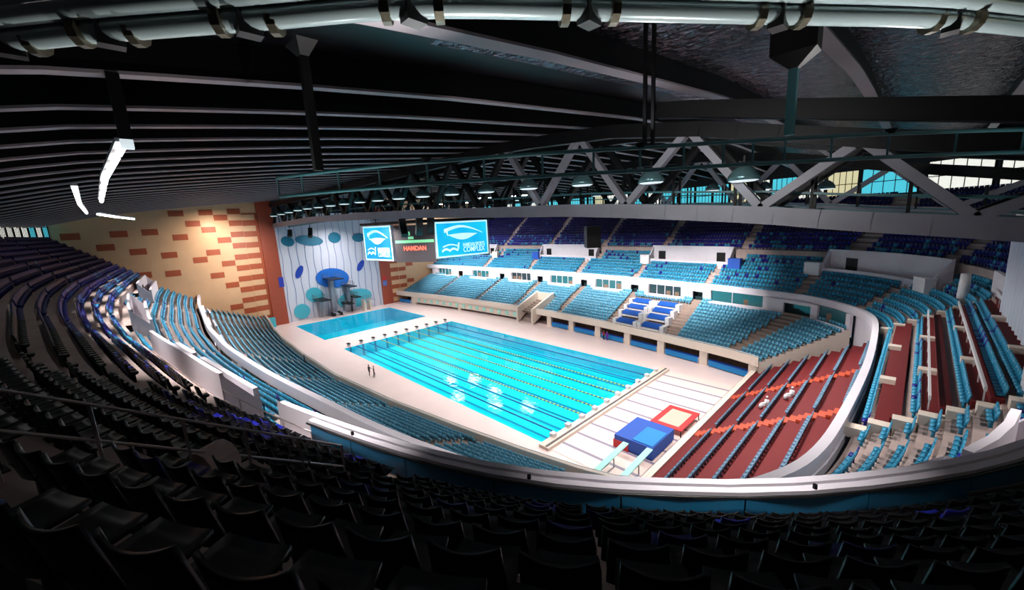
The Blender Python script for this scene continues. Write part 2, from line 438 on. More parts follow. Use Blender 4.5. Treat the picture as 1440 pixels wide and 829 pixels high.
# ---------------------------------------------------------------- wall under the fascia with windows and doors
wn = 0
mb = MB()
def wall_piece(p0, p1, z0, z1, inn, th=.3):
    d = p1-p0; L = np.linalg.norm(d[:2]); u = d[:2]/L; n = np.array([-u[1], u[0]])
    if np.dot(n, inn) < 0: n = -n
    P = [np.array([*p0[:2], z0]), np.array([*p1[:2], z0])]
    off = np.array([*(-n*th), 0]); P = [P[0], P[1], P[1]+off, P[0]+off]
    if True: P = P + [p+[0, 0, z1-z0] for p in P]
    mb.hexa(P)
for near in (False, True):
    cuts = []
    for k, u in enumerate(LAF):
        cuts.append(('door', u-.9, u+.9))
    for a, b in zip(LAF[:-1], LAF[1:]):
        m0 = (a+b)/2; hw = min(3.3, (b-a)/2-2.2) if a < 48 else 2.2
        cuts.append(('win', m0-hw, m0+hw))
    cuts.append(('win', 58.9, 61.2)); cuts.sort(key=lambda c: c[1])
    cur = -33.8
    wl = np.array([0, -1.]) if not near else np.array([0, 1.])
    def pts(a, b):
        n = max(2, int((b-a)/1.5)+1); return L3(np.linspace(a, b, n), .985, 0, near)
    for kind, a, b in cuts:
        a = max(a, -33.8); b = min(b, 61.6)
        if a > cur:
            Q = pts(cur, a)
            for i in range(len(Q)-1): wall_piece(Q[i], Q[i+1], 6.3, 9.05, wl)
        Q = pts(a, b)
        if kind == 'win':
            wn += 1
            for i in range(len(Q)-1): wall_piece(Q[i], Q[i+1], 6.3, 7.15, wl)
            wr = MB(); sg = 1 if not near else -1
            n = len(Q); bk = Q.copy(); bk[:, 1] += sg*.5
            A_, B_ = bk.copy(), bk.copy(); A_[:, 2] = 7.15; B_[:, 2] = 9.05
            wr.strip(A_, B_, 0)
            for i in range(n): wr.bar((bk[i][0], bk[i][1]-sg*.05, 7.15), (bk[i][0], bk[i][1]-sg*.05, 9.0), .1, mi=1)
            wr.bar((bk[0][0], bk[0][1]-sg*.05, 7.2), (bk[-1][0], bk[-1][1]-sg*.05, 7.2), .1, mi=1)
            # things seen behind the glass
            for i in range(n-1):
                if rng.random() < .5:
                    p = (bk[i]+bk[i+1])/2; wr.box((p[0]-.5, p[1]-.03*sg, 7.2), (p[0]+.5, p[1]+.02*sg, 7.9+rng.random()*.6), 2)
            tag(wr.build('window_%d' % wn, ['teal_glass' if wn % 3 else 'dark_glass', 'white_wall', 'warm_interior']), kind='structure')
            lip = MB(); F0 = Q.copy(); F0[:, 1] -= sg*.9; F1 = Q.copy(); F1[:, 1] -= sg*.65
            for z0, z1 in ((6.75, 7.35),):
                a0, a1, b0, b1 = F0.copy(), F0.copy(), F1.copy(), F1.copy(); a0[:, 2] = b0[:, 2] = z0; a1[:, 2] = b1[:, 2] = z1
                lip.strip(a0, a1); lip.strip(a1, b1); lip.strip(b1, b0)
            tag(lip.build('trim_%d' % (wn+1), ['white_wall']), kind='structure')
        else:
            bk = Q.copy(); bk[:, 1] += (1.2 if not near else -1.2)
            dm = MB(); A_, B_ = bk.copy(), bk.copy(); A_[:, 2] = 6.3; B_[:, 2] = 8.6; dm.strip(A_, B_)
            tag(dm.build('door_%d' % (wn+20), ['dark_glass']), kind='structure')
            for i in range(len(Q)-1): wall_piece(Q[i], Q[i+1], 8.6, 9.05, wl)
        cur = b
    Q = pts(cur, 61.6)
    for i in range(len(Q)-1): wall_piece(Q[i], Q[i+1], 6.3, 9.05, wl)
Q = R3(SR(118.4, TOT-118.4, 2), -.1, 0)
for i in range(len(Q)-1): wall_piece(Q[i], Q[i+1], 2.5, 9.1, np.array([-1., 0]))
tag(mb.build('wall_club_level', ['white_wall']), kind='structure')

# ---------------------------------------------------------------- deck, pools
mb = MB()
def slab_with_holes(mb, X0, X1, Y0, Y1, holes, z):
    xs = sorted({X0, X1, *[h[0] for h in holes], *[h[1] for h in holes]}); ys = sorted({Y0, Y1, *[h[2] for h in holes], *[h[3] for h in holes]})
    for i in range(len(xs)-1):
        for j in range(len(ys)-1):
            cx, cy = (xs[i]+xs[i+1])/2, (ys[j]+ys[j+1])/2
            if any(h[0] < cx < h[1] and h[2] < cy < h[3] for h in holes): continue
            mb.quad((xs[i], ys[j], z), (xs[i+1], ys[j], z), (xs[i+1], ys[j+1], z), (xs[i], ys[j+1], z))
HO = [(0, 50, 0, 25), (-28.3, -9.6, 0, 24.3)]
slab_with_holes(mb, -40, 78, -30, 56, HO, 0)
tag(mb.build('floor', ['deck_tile']), kind='structure')
def pool(x0, x1, y0, y1, depth, m, nm, label):
    r = empty(nm, ((x0+x1)/2, (y0+y1)/2, -depth), 0, label, 'pool'); ox = np.array(r.location)
    w = MB(); a, b = np.array([x0, y0, -depth])-ox, np.array([x1, y1, 0])-ox
    w.quad((a[0], a[1], 0), (b[0], a[1], 0), (b[0], b[1], 0), (a[0], b[1], 0))
    w.quad((a[0], a[1], 0), (a[0], a[1], depth), (b[0], a[1], depth), (b[0], a[1], 0)); w.quad((a[0], b[1], 0), (b[0], b[1], 0), (b[0], b[1], depth), (a[0], b[1], depth))
    w.quad((a[0], a[1], 0), (a[0], b[1], 0), (a[0], b[1], depth), (a[0], a[1], depth)); w.quad((b[0], a[1], 0), (b[0], a[1], depth), (b[0], b[1], depth), (b[0], b[1], 0))
    w.build('basin', [m], r)
    w = MB(); w.quad((a[0], a[1], depth-.12), (b[0], a[1], depth-.12), (b[0], b[1], depth-.12), (a[0], b[1], depth-.12)); w.build('water_surface', ['water'], r)
    return r
pool(0, 50, 0, 25, 2.2, 'basin', 'swimming_pool', 'large turquoise racing pool with dark lane lines')
pool(-28.3, -9.6, 0, 24.3, 3.5, 'basin_plain', 'diving_pool', 'plain turquoise diving pool in front of the white diving wall')
mb = MB(); mb.box((51.35, -.4, .005), (59.7, 25.8, .03)); tag(mb.build('floor_striped_cover', ['cover_floor']), kind='structure')
r = empty('pool_bulkhead', (50.6, 12.5, 0), 0, 'long beige bulkhead with dark slot between the racing pool and striped floor', 'bulkhead')
w = MB(); w.box((-.6, -13.3, -.4), (.65, 13.3, .32)); w.build('deck_beam', ['cream'], r)
w = MB(); w.box((.15, -13.2, .32), (.4, 13.2, .36)); w.build('drain_slot', ['wheel'], r)
w = MB()
w = MB(); w.box((59.75, -3, .0), (60.15, 29, .04)); tag(w.build('drain_channel', ['wheel']), 'dark drain channel along the foot of the red stand', 'drain')
# lane ropes
for i in range(9):
    y = 2.5*(i+1); w = MB(); w.tube([(x, 0, 0) for x in np.linspace(0, 50, 3)], .09, 6)
    nmz = ['nearest the near deck', 'second from the near deck', 'third from the near deck', 'fourth from the near deck', 'in the middle of the pool', 'fourth from the far deck', 'third from the far deck', 'second from the far deck', 'nearest the far deck'][i]
    o = w.build('lane_rope', ['lane_float' if 2 <= i <= 6 else 'rope_blue']); o.location = (0, y, -.08)
    tag(o, 'thin %s lane rope across the racing pool, %s' % ('yellow green' if 2 <= i <= 6 else 'dark blue', nmz), 'lane rope', 'lane ropes of the racing pool')
# starting blocks
sb = empty('starting_block', (-.7, 1.25, 0)); w = MB(); w.box((-.25, -.25, 0), (.2, .25, .5)); b1 = w.build('pedestal', ['white_paint'], sb)
w = MB(); w.hexa([(-.4, -.3, .55), (.4, -.3, .48), (.4, .3, .48), (-.4, .3, .55), (-.4, -.3, .66), (.4, -.3, .56), (.4, .3, .56), (-.4, .3, .66)]); b2 = w.build('platform', ['steel_dark'], sb)
proto(sb, b1, b2)
for i in range(10):
    o = sb if i == 0 else copy_tree(sb, (-.7, 1.25+2.5*i, 0), 0)
    tag(o, 'dark topped starting block between the pools, %s' % ('number %d counted from the near deck' % (i+1)), 'starting block', 'starting blocks between the two pools')
tb = empty('timing_block', (50.2, 1.25, .32)); w = MB(); w.box((-.25, -.3, 0), (.2, .3, .3)); c1 = w.build('pedestal', ['white_paint'], tb)
w = MB(); w.box((-.3, -.3, .3), (.25, .3, .38)); c2 = w.build('platform', ['white_wall'], tb); proto(tb, c1, c2)
for i in range(10):
    o = tb if i == 0 else copy_tree(tb, (50.2, 1.25+2.5*i, .32), 0)
    tag(o, 'small white block on the beige bulkhead, number %d counted from the near deck' % (i+1), 'starting block', 'white blocks on the bulkhead')

# foam pit, trampoline, springboards
r = empty('foam_pit', (57.5, 6.3, 0), 0, 'blue foam landing block with red side beside the trampoline', 'landing mat')
w = MB(); w.box((-1.9, -2.3, .25), (2.0, 2.2, 1.35)); w.build('foam_block', ['foam_blue'], r)
w = MB(); w.box((-.1, -2.1, 1.35), (1.9, .9, 1.42)); w.build('foam_mat', ['foam_light'], r)
w = MB(); w.box((-2.0, -2.35, 0), (-.4, -2.2, .85)); w.build('side_panel', ['foam_red'], r)
w = MB(); w.box((-1.8, -2.2, 0), (1.9, 2.1, .25)); w.build('base', ['foam_blue'], r)
r = empty('trampoline', (58.2, 11.9, 0), 0, 'red framed trampoline with a beige bed on the striped floor', 'trampoline')
w = MB()
for a, b in (((-1.7, -2.4, .7), (1.6, -1.8, .8)), ((-1.7, 1.8, .7), (1.6, 2.4, .8)), ((-1.7, -1.8, .7), (-1.15, 1.8, .8)), ((1.05, -1.8, .7), (1.6, 1.8, .8))): w.box(a, b)
w.build('frame_pad', ['foam_red'], r)
w = MB(); w.box((-1.15, -1.8, .7), (1.05, 1.8, .74)); w.build('bed', ['tramp_bed'], r)
for x in (-1.6, 1.5):
    for y in (-2.3, 2.3):
        w = MB(); w.bar((x, y, 0), (x, y, .7), .08); w.build('leg', ['steel_dark'], r)
for i, (x, y) in enumerate(((57.25, -.9), (59.35, -.4))):
    r = empty('springboard', (x, y, 0), 0, 'mint green springboard on a wheeled stand, %s' % ('the one nearer the pool' if i == 0 else 'the one nearer the red stand'), 'springboard', 'two springboards by the foam block')
    w = MB(); w.hexa([(-.28, -.6, 1.0), (.28, -.6, 1.0), (.28, 4.2, 1.35), (-.28, 4.2, 1.35), (-.28, -.6, 1.08), (.28, -.6, 1.08), (.28, 4.2, 1.42), (-.28, 4.2, 1.42)]); w.build('board', ['mint'], r)
    w = MB()
    for sx in (-.3, .3): w.bar((sx, -.4, .3), (sx, -.4, 1.0), .08); w.bar((sx, 1.6, .3), (sx, 1.6, 1.15), .08); w.bar((sx, -.4, .35), (sx, 1.6, .35), .08)
    w.bar((-.3, 1.6, 1.1), (.3, 1.6, 1.1), .1); w.build('stand', ['steel_grey'], r)
    for sx in (-.42, .42):
        w = MB(); w.tube([(sx-.07, -.4, .3), (sx+.07, -.4, .3)], .3, 14); w.build('wheel', ['wheel'], r)

# ---------------------------------------------------------------- red stand at the right end
mb = MB(); y0, y1 = -6.0, 30.2
nr = 12; pw = (72.2-61.3)/nr
def rz(i): return 1.3+.5*i
for i in range(nr):
    x = 61.3+pw*i; z = rz(i)
    mi = 1
    mb.quad((x, y0, z), (x+pw, y0, z), (x+pw, y1, z), (x, y1, z), mi)
    mb.quad((x+pw, y0, z), (x+pw, y0, z+.5), (x+pw, y1, z+.5), (x+pw, y1, z), mi)
    for ya in (8.7, 18.9):
        mb.box((x, ya, z), (x+pw, ya+1.1, z+.04), 2); mb.box((x+pw*.55, ya, z), (x+pw, ya+1.1, z+.26), 2)
mb.box((61.0, y0, 0), (61.3, y1, 1.45), 0)
tag(mb.build('floor_red_stand', ['cream', 'red_carpet', 'rust_step']), kind='structure')
w = MB(); w.box((60.7, y0, 0), (60.95, y1, 1.4)); w.build
o = w.build('end_parapet', ['cream']); tag(o, 'low cream parapet along the foot of the red stand', 'parapet')

# ---------------------------------------------------------------- end walls
bricks_far = [(150,250),(355,312),(430,237),(605,225),(540,335),(750,115),(780,255),(720,355),(845,178),(935,212),(745,457),(888,380),(910,108),(1000,140),(1020,270),(960,338),(985,468),(1070,523),(1045,400),(1095,647),(600,460)]
wall_bricks = [(-33.1,23.4),(-28.9,21.1),(-26.7,23.5),(-22.2,23.6),(-24.5,19.9),(-17.6,27.2),(-17.6,22.3),(-19.9,18.8),(-15.1,25.0),(-12.6,23.6),(-19.9,15.0),(-15.0,17.3),(-12.6,27.3),(-10.1,26.1),(-10.1,21.2),(-12.5,18.7),(-12.5,13.6),(-10.1,11.1),(-10.1,16.0),(-10.0,6.0),(-7.5,4.7),(-7.5,7.2),(-7.5,9.7),(-7.5,12.2),(-7.5,14.7),(-7.5,17.2),(-7.5,19.8),(-7.5,22.3),(-7.5,24.8),(-7.5,27.4),(-24.5,15.2)]
XF = XW+.0
def end_wall(ya, yb, pil, sgn, name, label_side):
    # big plane following the barrel roof above
    mb = MB(); ys = np.linspace(ya, yb, 24)
    A = np.array([(XW, y, 0) for y in ys]); B = np.array([(XW, y, ceil_z(y)+1.2) for y in ys]); mb.strip(A, B, 0)
    def brick(y, z, m=1, w=2.3, h=1.12):
        if z+h/2 < ceil_z(y)+.6: mb.box((XW, y-w/2, z-h/2), (XW+.06, y+w/2, z+h/2), m)
    e = pil[1] if sgn > 0 else pil[0]
    mb.box((XW, pil[0], 0), (XW+.5, pil[1], ceil_z(pil[0])+1), 2)
    tag(mb_bricks(mb, brick, pil, sgn, ya, yb) and mb.build(name, ['orange_wall', 'brick_dark', 'pilaster']), kind='structure')
def mb_bricks(mb, brick, pil, sgn, ya, yb):
    base = pil[0] if sgn > 0 else pil[1]
    out = -sgn
    if ya > 0:
        for k in range(11):
            brick(base+out*4.3, 2.2+2.5*k)
            if k % 2: brick(base+out*6.8, 3.4+2.5*k)
    # the strip beside the pilaster is dark between light bricks
    mb.box((XW, min(base+out*3.0, base), 0), (XW+.04, max(base+out*3.0, base), 27), 1)
    for k in range(13):
        z = 1.0+2.5*k; a, b = sorted((base+out*.5, base+out*3.02)); mb.box((XW, a, z-.62), (XW+.1, b, z+.62), 0)
    if ya < 0:
        for y, z in wall_bricks: brick(y, z, 1, 2.5, 1.22)
    return True
def ceil_z(y):      # underside of the roof beams: a shallow barrel
    return float(np.interp(y, [-45, -34, -28.7, -25, -21, -14, -5, 5, 12.5, 30, 45, 60, 70], [23.2, 25.6, 26.8, 27.25, 27.7, 28.4, 29.1, 29.9, 30.1, 30.0, 29.5, 28.8, 28.2]))
# ---- orange walls
end_wall(-42, 0, (-3.2, 0.0), 1, 'wall_left', '')
end_wall(25.4, 60, (25.4, 28.2), -1, 'wall_far_left', '')
# white diving wall
r = empty('diving_wall', (XW, 12.7, 0), 0, 'white diving wall with thin blue stripes and blue ellipses', 'wall')
w = MB(); w.box((-.3, -12.7, 0), (.02, 12.7, 26.5)); w.build('wall_panel', ['dive_wall'], r)
w = MB()
for i in range(14):
    y = -12+1.83*i
    pts = [(.05, y+.12*math.sin(z*.9+i), z) for z in np.linspace(0, 26, 27)]
    for a, b in zip(pts[:-1], pts[1:]): w.bar(a, b, .2, .05)
w.build('stripe_pattern', ['stripe_blue'], r)['kind'] = 'stuff'
for (y, z, ry, rzz, rot, m) in [(2.5, 20, 1.5, 1.2, -.4, 'dive_deep'), (7.5, 19.9, 3.3, 1.3, -.15, 'dive_deep'), (13.8, 20.2, 1.6, 1.4, 0, 'dive_deep'), (20.3, 19.8, 1.8, 1.2, 0, 'dive_deep'),
        (4.1, 12.3, .75, 1.7, -.5, 'dive_navy'), (19.9, 12.1, .75, 1.7, -.6, 'dive_navy'), (12, 9.7, 4.3, 2.6, -.15, 'dive_blue'), (6.9, 6.0, 2.1, 1.9, -.5, 'dive_teal'), (17.3, 3.3, 4.8, 2.5, .1, 'dive_teal'), (3.4, 2.3, 1.9, 1.9, 0, 'dive_teal')]:
    w = MB(); n = 28; V = []
    for x in (0, .12):
        for i in range(n):
            t = 2*PI*i/n; a, b = ry*math.cos(t), rzz*math.sin(t)
            V.append((x, y-12.7+a*math.cos(rot)-b*math.sin(rot), z+a*math.sin(rot)+b*math.cos(rot)))
    F = [tuple(range(n, 2*n)), tuple(range(n))[::-1]]+[(i, (i+1) % n, n+(i+1) % n, n+i) for i in range(n)]
    w.add(V, F); o = w.build('ellipse_panel', [m], r); o.location.x = .1
# diving platforms
for i, (y, z, L, wd, lab) in enumerate([(10.9, 10.0, 6.2, 3, 'ten metre concrete diving platform on the big blue ellipse'), (14.9, 7.5, 5.5, 2, 'diving platform just below and right of the highest one'), (7.6, 5.0, 5.5, 2.6, 'diving platform by the small teal ellipse'), (16.2, 4.4, 5.0, 1.4, 'dark diving platform on the wide teal ellipse'), (14.0, 3.0, 5.2, 1.6, 'low diving platform at the left of the wide teal ellipse')]):
    r = empty('diving_platform', (XW+.2, y, 0), 0, lab, 'diving platform')
    w = MB(); w.box((0, -wd/2, z-.25), (L, wd/2, z)); w.build('deck_slab', ['black'], r)
    w = MB(); w.hexa([(0, -.4, 0), (1.0, -.4, 0), (1.0, .4, 0), (0, .4, 0), (0, -.4, z-.25), (2.2, -.4, z-.25), (2.2, .4, z-.25), (0, .4, z-.25)]); w.build('column', ['steel_grey'], r)
    for sy in (-1, 1):
        w = MB()
        for zz in (.55, 1.0): w.bar((0, sy*wd/2, z+zz), (L*.7, sy*wd/2, z+zz), .06)
        for xx in np.linspace(.1, L*.7, 4): w.bar((xx, sy*wd/2, z), (xx, sy*wd/2, z+1), .06)
        w.build('handrail', ['handrail_metal'], r)
for i, (y, z) in enumerate(((18.6, 3), (20.2, 3), (10.2, 1), (12, 1))):
    r = empty('springboard', (XW+2.5, y, 0), 0, ['springboard on stand at right of the wide teal ellipse', 'springboard rightmost before the diving wall', 'low springboard left of the two at the foot of the diving wall', 'low springboard right of the two at the foot of the diving wall'][i], 'springboard', 'springboards by the diving pool')
    w = MB(); w.box((-1, -.25, z), (3.8, .25, z+.06)); w.build('board', ['steel_grey'], r)
    w = MB(); w.box((-1, -.3, 0), (.6, .3, z)); w.build('stand', ['cream' if z > 2 else 'black'], r)
    w = MB()
    for sy in (-.4, .4): w.bar((-1, sy, z+.9), (1.2, sy, z+.9), .05); w.bar((-1, sy, 0), (-1, sy, z+.9), .05); w.bar((1.2, sy, z-.2), (1.2, sy, z+.9), .05)
    w.build('handrail', ['handrail_metal'], r)
o = MB(); o.box((XW+.5, -.9, 9.2), (XW+.62, .15, 11.6)); tag(o.build('blue_sign', ['sign_blue']), 'small blue upright sign on the rust red pilaster', 'sign')
o = MB(); o.box((XW+.5, 25.7, 7.2), (XW+.62, 26.9, 8.3), 0); o.box((XW+.5, 25.7, 5.6), (XW+.62, 26.9, 7.0), 1); tag(o.build('wall_sign', ['foam_red', 'stripe_blue']), 'small red and blue sign on the pilaster right of the diving wall', 'sign')
o = MB(); o.box((-33, -6.0, 0), (-32, -3.2, 2.3)); tag(o.build('storage_cabinet', ['dive_teal']), 'teal cabinet at the foot of the orange wall', 'cabinet')

# ---------------------------------------------------------------- roof
ys = np.linspace(-46, 72, 60)
mb = MB()
A = np.array([(-34.5, y, ceil_z(y)+1.25) for y in ys]); B = np.array([(60, y, ceil_z(y)+1.25) for y in ys]); mb.strip(A, B, 0)
ysn = np.linspace(-46, -17, 16); A = np.array([(60, y, ceil_z(y)+1.25) for y in ysn]); B = np.array([(110, y, ceil_z(y)+1.25) for y in ysn]); mb.strip(A, B, 0)
tag(mb.build('ceiling', ['corrugated']), kind='structure')
mb = MB(); ysf = np.linspace(-17, 72, 45); A = np.array([(60, y, ceil_z(y)+1.25) for y in ysf]); B = np.array([(110, y, ceil_z(y)+1.25) for y in ysf]); mb.strip(A, B, 0)
tag(mb.build('ceiling_foil', ['foil']), kind='structure')
xb = -31.0; bi = 0
beam_x = [57.5-4.2-3.4*k for k in range(25)][::-1]+[57.5]+[64.0, 71.0, 79.0, 88]
for i, x in enumerate(beam_x):
    big = x > 60
    where = ('number %d counted from the orange wall' % (i+1)) if not big else ['over the near bend, first of the deep ones', 'deep and black above the hanging pipe bracket', 'over the red stand', 'at the far right above the windows'][[64.0, 71.0, 79.0, 88].index(x)]
    r = empty('roof_beam', (x, 12.5, 29), 0, 'dark arched roof beam with pale lower edge, ' + where, 'roof beam', 'arched roof beams')
    yy = np.linspace(-44, 68, 50); hgt = 1.2 if not big else 1.24; fw = .45 if not big else .7
    web = MB(); fl = MB()
    P = [np.array([0, y-12.5, ceil_z(y)-29]) for y in yy]
    U = [p+[0, 0, hgt] for p in P]; th = .12
    web.strip([p+[-th, 0, 0] for p in P], [p+[-th, 0, 0] for p in U]); web.strip([p+[th, 0, 0] for p in U], [p+[th, 0, 0] for p in P])
    e0, e1 = [p+[-fw/2, 0, 0] for p in P], [p+[fw/2, 0, 0] for p in P]; f0, f1 = [p-[0, 0, .1] for p in e0], [p-[0, 0, .1] for p in e1]
    fl.strip(e0, e1); fl.strip(f1, f0); fl.strip(e1, f1); fl.strip(f0, e0)
    web.build('web', ['steel_dark'], r); fl.build('bottom_flange', ['steel_lit_flange'], r)  # one steel: lit flange and shaded web are put into the colours

# main roof trusses running along the pool
def zc(x): return float(np.interp(x, [-34, -9, 14, 32, 45, 54, 59, 63, 68, 72, 76.3, 84, 96], [23.9, 24.4, 24.1, 23.6, 23.1, 22.8, 22.5, 22.2, 21.8, 21.3, 20.9, 20.0, 18.6]))-.05
def truss(y, label, light):
    r = empty('roof_truss', (30, y, 24), 0, label, 'roof truss'); ox = np.array([30, y, 24])
    nodes = [76.3+8.6, 76.3, 67.9, 59.2]; 
    while nodes[-1] > -28: nodes.append(nodes[-1]-8.4)
    xs = np.linspace(-33.5, 92, 60); w = MB()
    for a, b in zip(xs[:-1], xs[1:]): w.bar(np.array([a, y, zc(a)])-ox, np.array([b+.02, y, zc(b)])-ox, .6, 1.0)
    w.build('bottom_chord', ['steel_grey' if light else 'steel_teal'], r)
    w = MB(); zt = lambda x: float(np.interp(x, [-34, 45, 49, 58, 64.3, 73.4, 84, 92], [28.6, 28.9, 28.8, 28.2, 27.2, 25.0, 22.9, 21.2]))
    for a, b in zip(xs[:-1], xs[1:]): w.bar(np.array([a, y, zt(a)])-ox, np.array([b+.02, y, zt(b)])-ox, .7, .9)
    w.build('top_chord', ['steel_dark'], r)
    for a, b in zip(nodes[:-1], nodes[1:]):
        mid = (a+b)/2
        for e in (a, b):
            w = MB(); w.bar(np.array([e, y, zc(e)+.4])-ox, np.array([mid+(e-mid)*.06, y, zt(mid)-.3])-ox, .55, .45); w.build('diagonal', ['steel_grey' if (e > 44 and light) else 'steel_dark'], r)
    return r
truss(0, 'big grey roof truss of V diagonals nearest the near stand', True)
truss(3.2, 'roof truss of V diagonals just behind the nearest grey one', False)
truss(25, 'roof truss of V diagonals over the far side of the pool', True)
r = empty('roof_girder', (78, 0, 27), 0, 'deep black girder crossing level below the foil ceiling', 'girder'); w = MB(); P = [np.array([x-78, 0, ceil_z(0)-.55-(max(0, x-62)*.22)-27]) for x in np.linspace(61.5, 96, 14)]
for a, b in zip(P[:-1], P[1:]): w.bar(a, b, .6, .9)
w.build('web', ['steel_dark'], r); w = MB()
for a, b in zip(P[:-1], P[1:]): w.bar(a-[0, 0, .5], b-[0, 0, .5], .8, .1)
w.build('lower_edge', ['steel_dark'], r)
# service walkway frames between the trusses
for k, (y, lab) in enumerate(((1.6, 'lighting gantry running inside the pair of near trusses'), (23.5, 'lighting gantry running beside the far truss'))):
    r = empty('lighting_gantry', (20, y, 23), 0, lab, 'gantry'); w = MB()
    xs = np.linspace(-33, 84, 60)
    for dz in (.35, 1.35):
        for a, b in zip(xs[:-1], xs[1:]):
            w.bar((a-20, -.5, zc(a)+dz-23), (b-20, -.5, zc(b)+dz-23), .12); w.bar((a-20, .5, zc(a)+dz-23), (b-20, .5, zc(b)+dz-23), .12)
    w.build('rails', ['steel_teal'], r)
    for a in xs[::2]:
        for sy in (-.5, .5): w = MB(); w.bar((a-20, sy, zc(a)+.3-23), (a-20, sy, zc(a)+2.4-23), .14); w.build('upright', ['steel_dark'], r)
# floodlights on the gantry
fl = empty('floodlight', (0, 0, 0)); w = MB(); pr = [(0, 0, .5), (0, 0, .42), (0, 0, .2), (0, 0, -.1), (0, 0, -.35)]
w.tube(pr, [.2, .35, .62, .8, .85], 16); f1 = w.build('housing', ['lamp_body'], fl, True)
w = MB(); w.tube([(0, 0, -.36), (0, 0, -.42)], [.78, .6], 16); f2 = w.build('lens', ['lamp_glass'], fl)
w = MB(); w.bar((0, 0, .5), (0, 0, 1.0), .1); f3 = w.build('hanger', ['steel_dark'], fl); proto(fl, f1, f2, f3)
fx = list(np.arange(-28, 72, 5.6)); n = 0
for row, y in ((0, -1.1), (1, 26.2)):
    for i, x in enumerate(fx):
        z = zc(x)+2.3
        o = fl if (row == 0 and i == 0) else copy_tree(fl)
        o.location = (x, y, z)
        tag(o, 'round teal floodlight on the %s truss, number %d counted from the orange wall' % ('near' if row == 0 else 'far', i+1), 'floodlight', 'round floodlights on the roof trusses')

# curved catwalk rails near the camera
r = empty('catwalk', (69, -16.5, 24), 0, 'curved teal catwalk rails hanging under the roof across the view', 'catwalk'); ox = np.array([69, -16.5, 24.])
CW = [(59.2, -23.1), (61.6, -22.0), (64.2, -20.4), (66.9, -18.3), (68.9, -16.4), (70.6, -14.9), (71.8, -13.7), (73.8, -11.6), (76.5, -8.1), (79, -4), (80.5, 0)]
cw = catmull(np.array(CW, float), 6)
for dz, nm in ((0, 'top_rail'), (-.62, 'lower_rail')):
    w = MB(); w.tube([(x-ox[0], y-ox[1], dz) for x, y in cw], .06, 6); w.build(nm, ['steel_teal'], r, True)
for i, (x, y) in enumerate(cw[::3]): w = MB(); w.bar((x-ox[0], y-ox[1], -.62), (x-ox[0], y-ox[1], 0), .05); w.build('rail_post', ['steel_teal'], r)
for i, (x, y, th, lab) in enumerate(((61.4, -22.5, .24, 'slim dark hanger post at the left end of the catwalk'), (69.0, -16.1, .13, 'thin black double hanger post in front of the foil ceiling'), (72.0, -14.3, .2, 'short teal hanger post with a flared top on the catwalk'))):
    top = ceil_z(y)-.0; r = empty('hanger_post', (x, y, 24), 0, lab, 'post')
    w = MB()
    if i == 1:
        for e in (-.12, .12): w.bar((e, 0, 0), (e, 0, top-24), .09)
    else: w.bar((0, 0, 0), (0, 0, top-24 if i == 0 else 1.9), th)
    w.build('shaft', ['steel_dark' if i < 2 else 'steel_teal'], r)
    w = MB(); zt = (top-24) if i < 2 else 1.9
    w.hexa([(-th/2, -th/2, zt-.3), (th/2, -th/2, zt-.3), (th/2, th/2, zt-.3), (-th/2, th/2, zt-.3), (-.5, -.3, zt+.05), (.5, -.3, zt+.05), (.5, .3, zt+.05), (-.5, .3, zt+.05)])
    if i == 2: w.box((-.5, -.3, zt+.05), (.5, .3, top-24))
    w.build('head', ['steel_dark'], r)
for i, (x, y) in enumerate(((64.2, -20.4), (68.9, -16.4), (73.8, -11.6))):  # added housings for the fill light on pipes and foil
    q = empty('fill_lamp', (x, y, 24), 0, 'small dark uplight added on the curved catwalk to brighten pipes, %s' % ['left one', 'middle one', 'right one'][i], 'light', 'added fill lamps on the catwalk'); w = MB(); w.tube([(0, 0, 0), (0, 0, .12)], [.1, .17], 10); w.build('housing', ['steel_dark'], q)
# pair of bright pipes right over the camera
PP = [(63.0, -29.6), (64.9, -28.1), (66.3, -26.9), (67.8, -25.5), (69.5, -23.9), (71.0, -21.9), (72.8, -19.4), (74.7, -16.7), (76.5, -13.5)]
pp = catmull(np.array(PP, float), 6)
r = empty('overhead_pipe', (71, -22, 25), 0, 'pair of bright metal pipes with clamps curving across the top of the view', 'pipe'); ox = np.array([71, -22, 25.])
for dz, rr in ((.52, .13), (.12, .15)):
    w = MB(); w.tube([(x-ox[0], y-ox[1], dz) for x, y in pp], rr, 12); w.build('pipe', ['pipe_metal'], r, True)
w = MB(); w.tube([(x-ox[0]+.12, y-ox[1]-.14, .32) for x, y in pp], .13, 12); w.build('pipe', ['pipe_metal'], r, True)
for (x, y) in [(65.1, -27.95), (66.3, -26.9), (67.8, -25.5), (69.5, -23.9), (71.0, -21.9), (72.8, -19.4), (74.7, -16.7)]:
    w = MB(); w.bar((x-ox[0], y-ox[1], -.1), (x-ox[0], y-ox[1], .9), .22, .3); h = w.build('bracket', ['black'], r)
    dd = np.array([.64, .77])
    for e in (-1, 1):
        w = MB(); w.tube([(x-ox[0]+e*dd[0]*.3, y-ox[1]+e*dd[1]*.3, .1), (x-ox[0]+e*dd[0]*.42, y-ox[1]+e*dd[1]*.42, .1)], .2, 10); w.build('clamp', ['clamp_metal'], r)
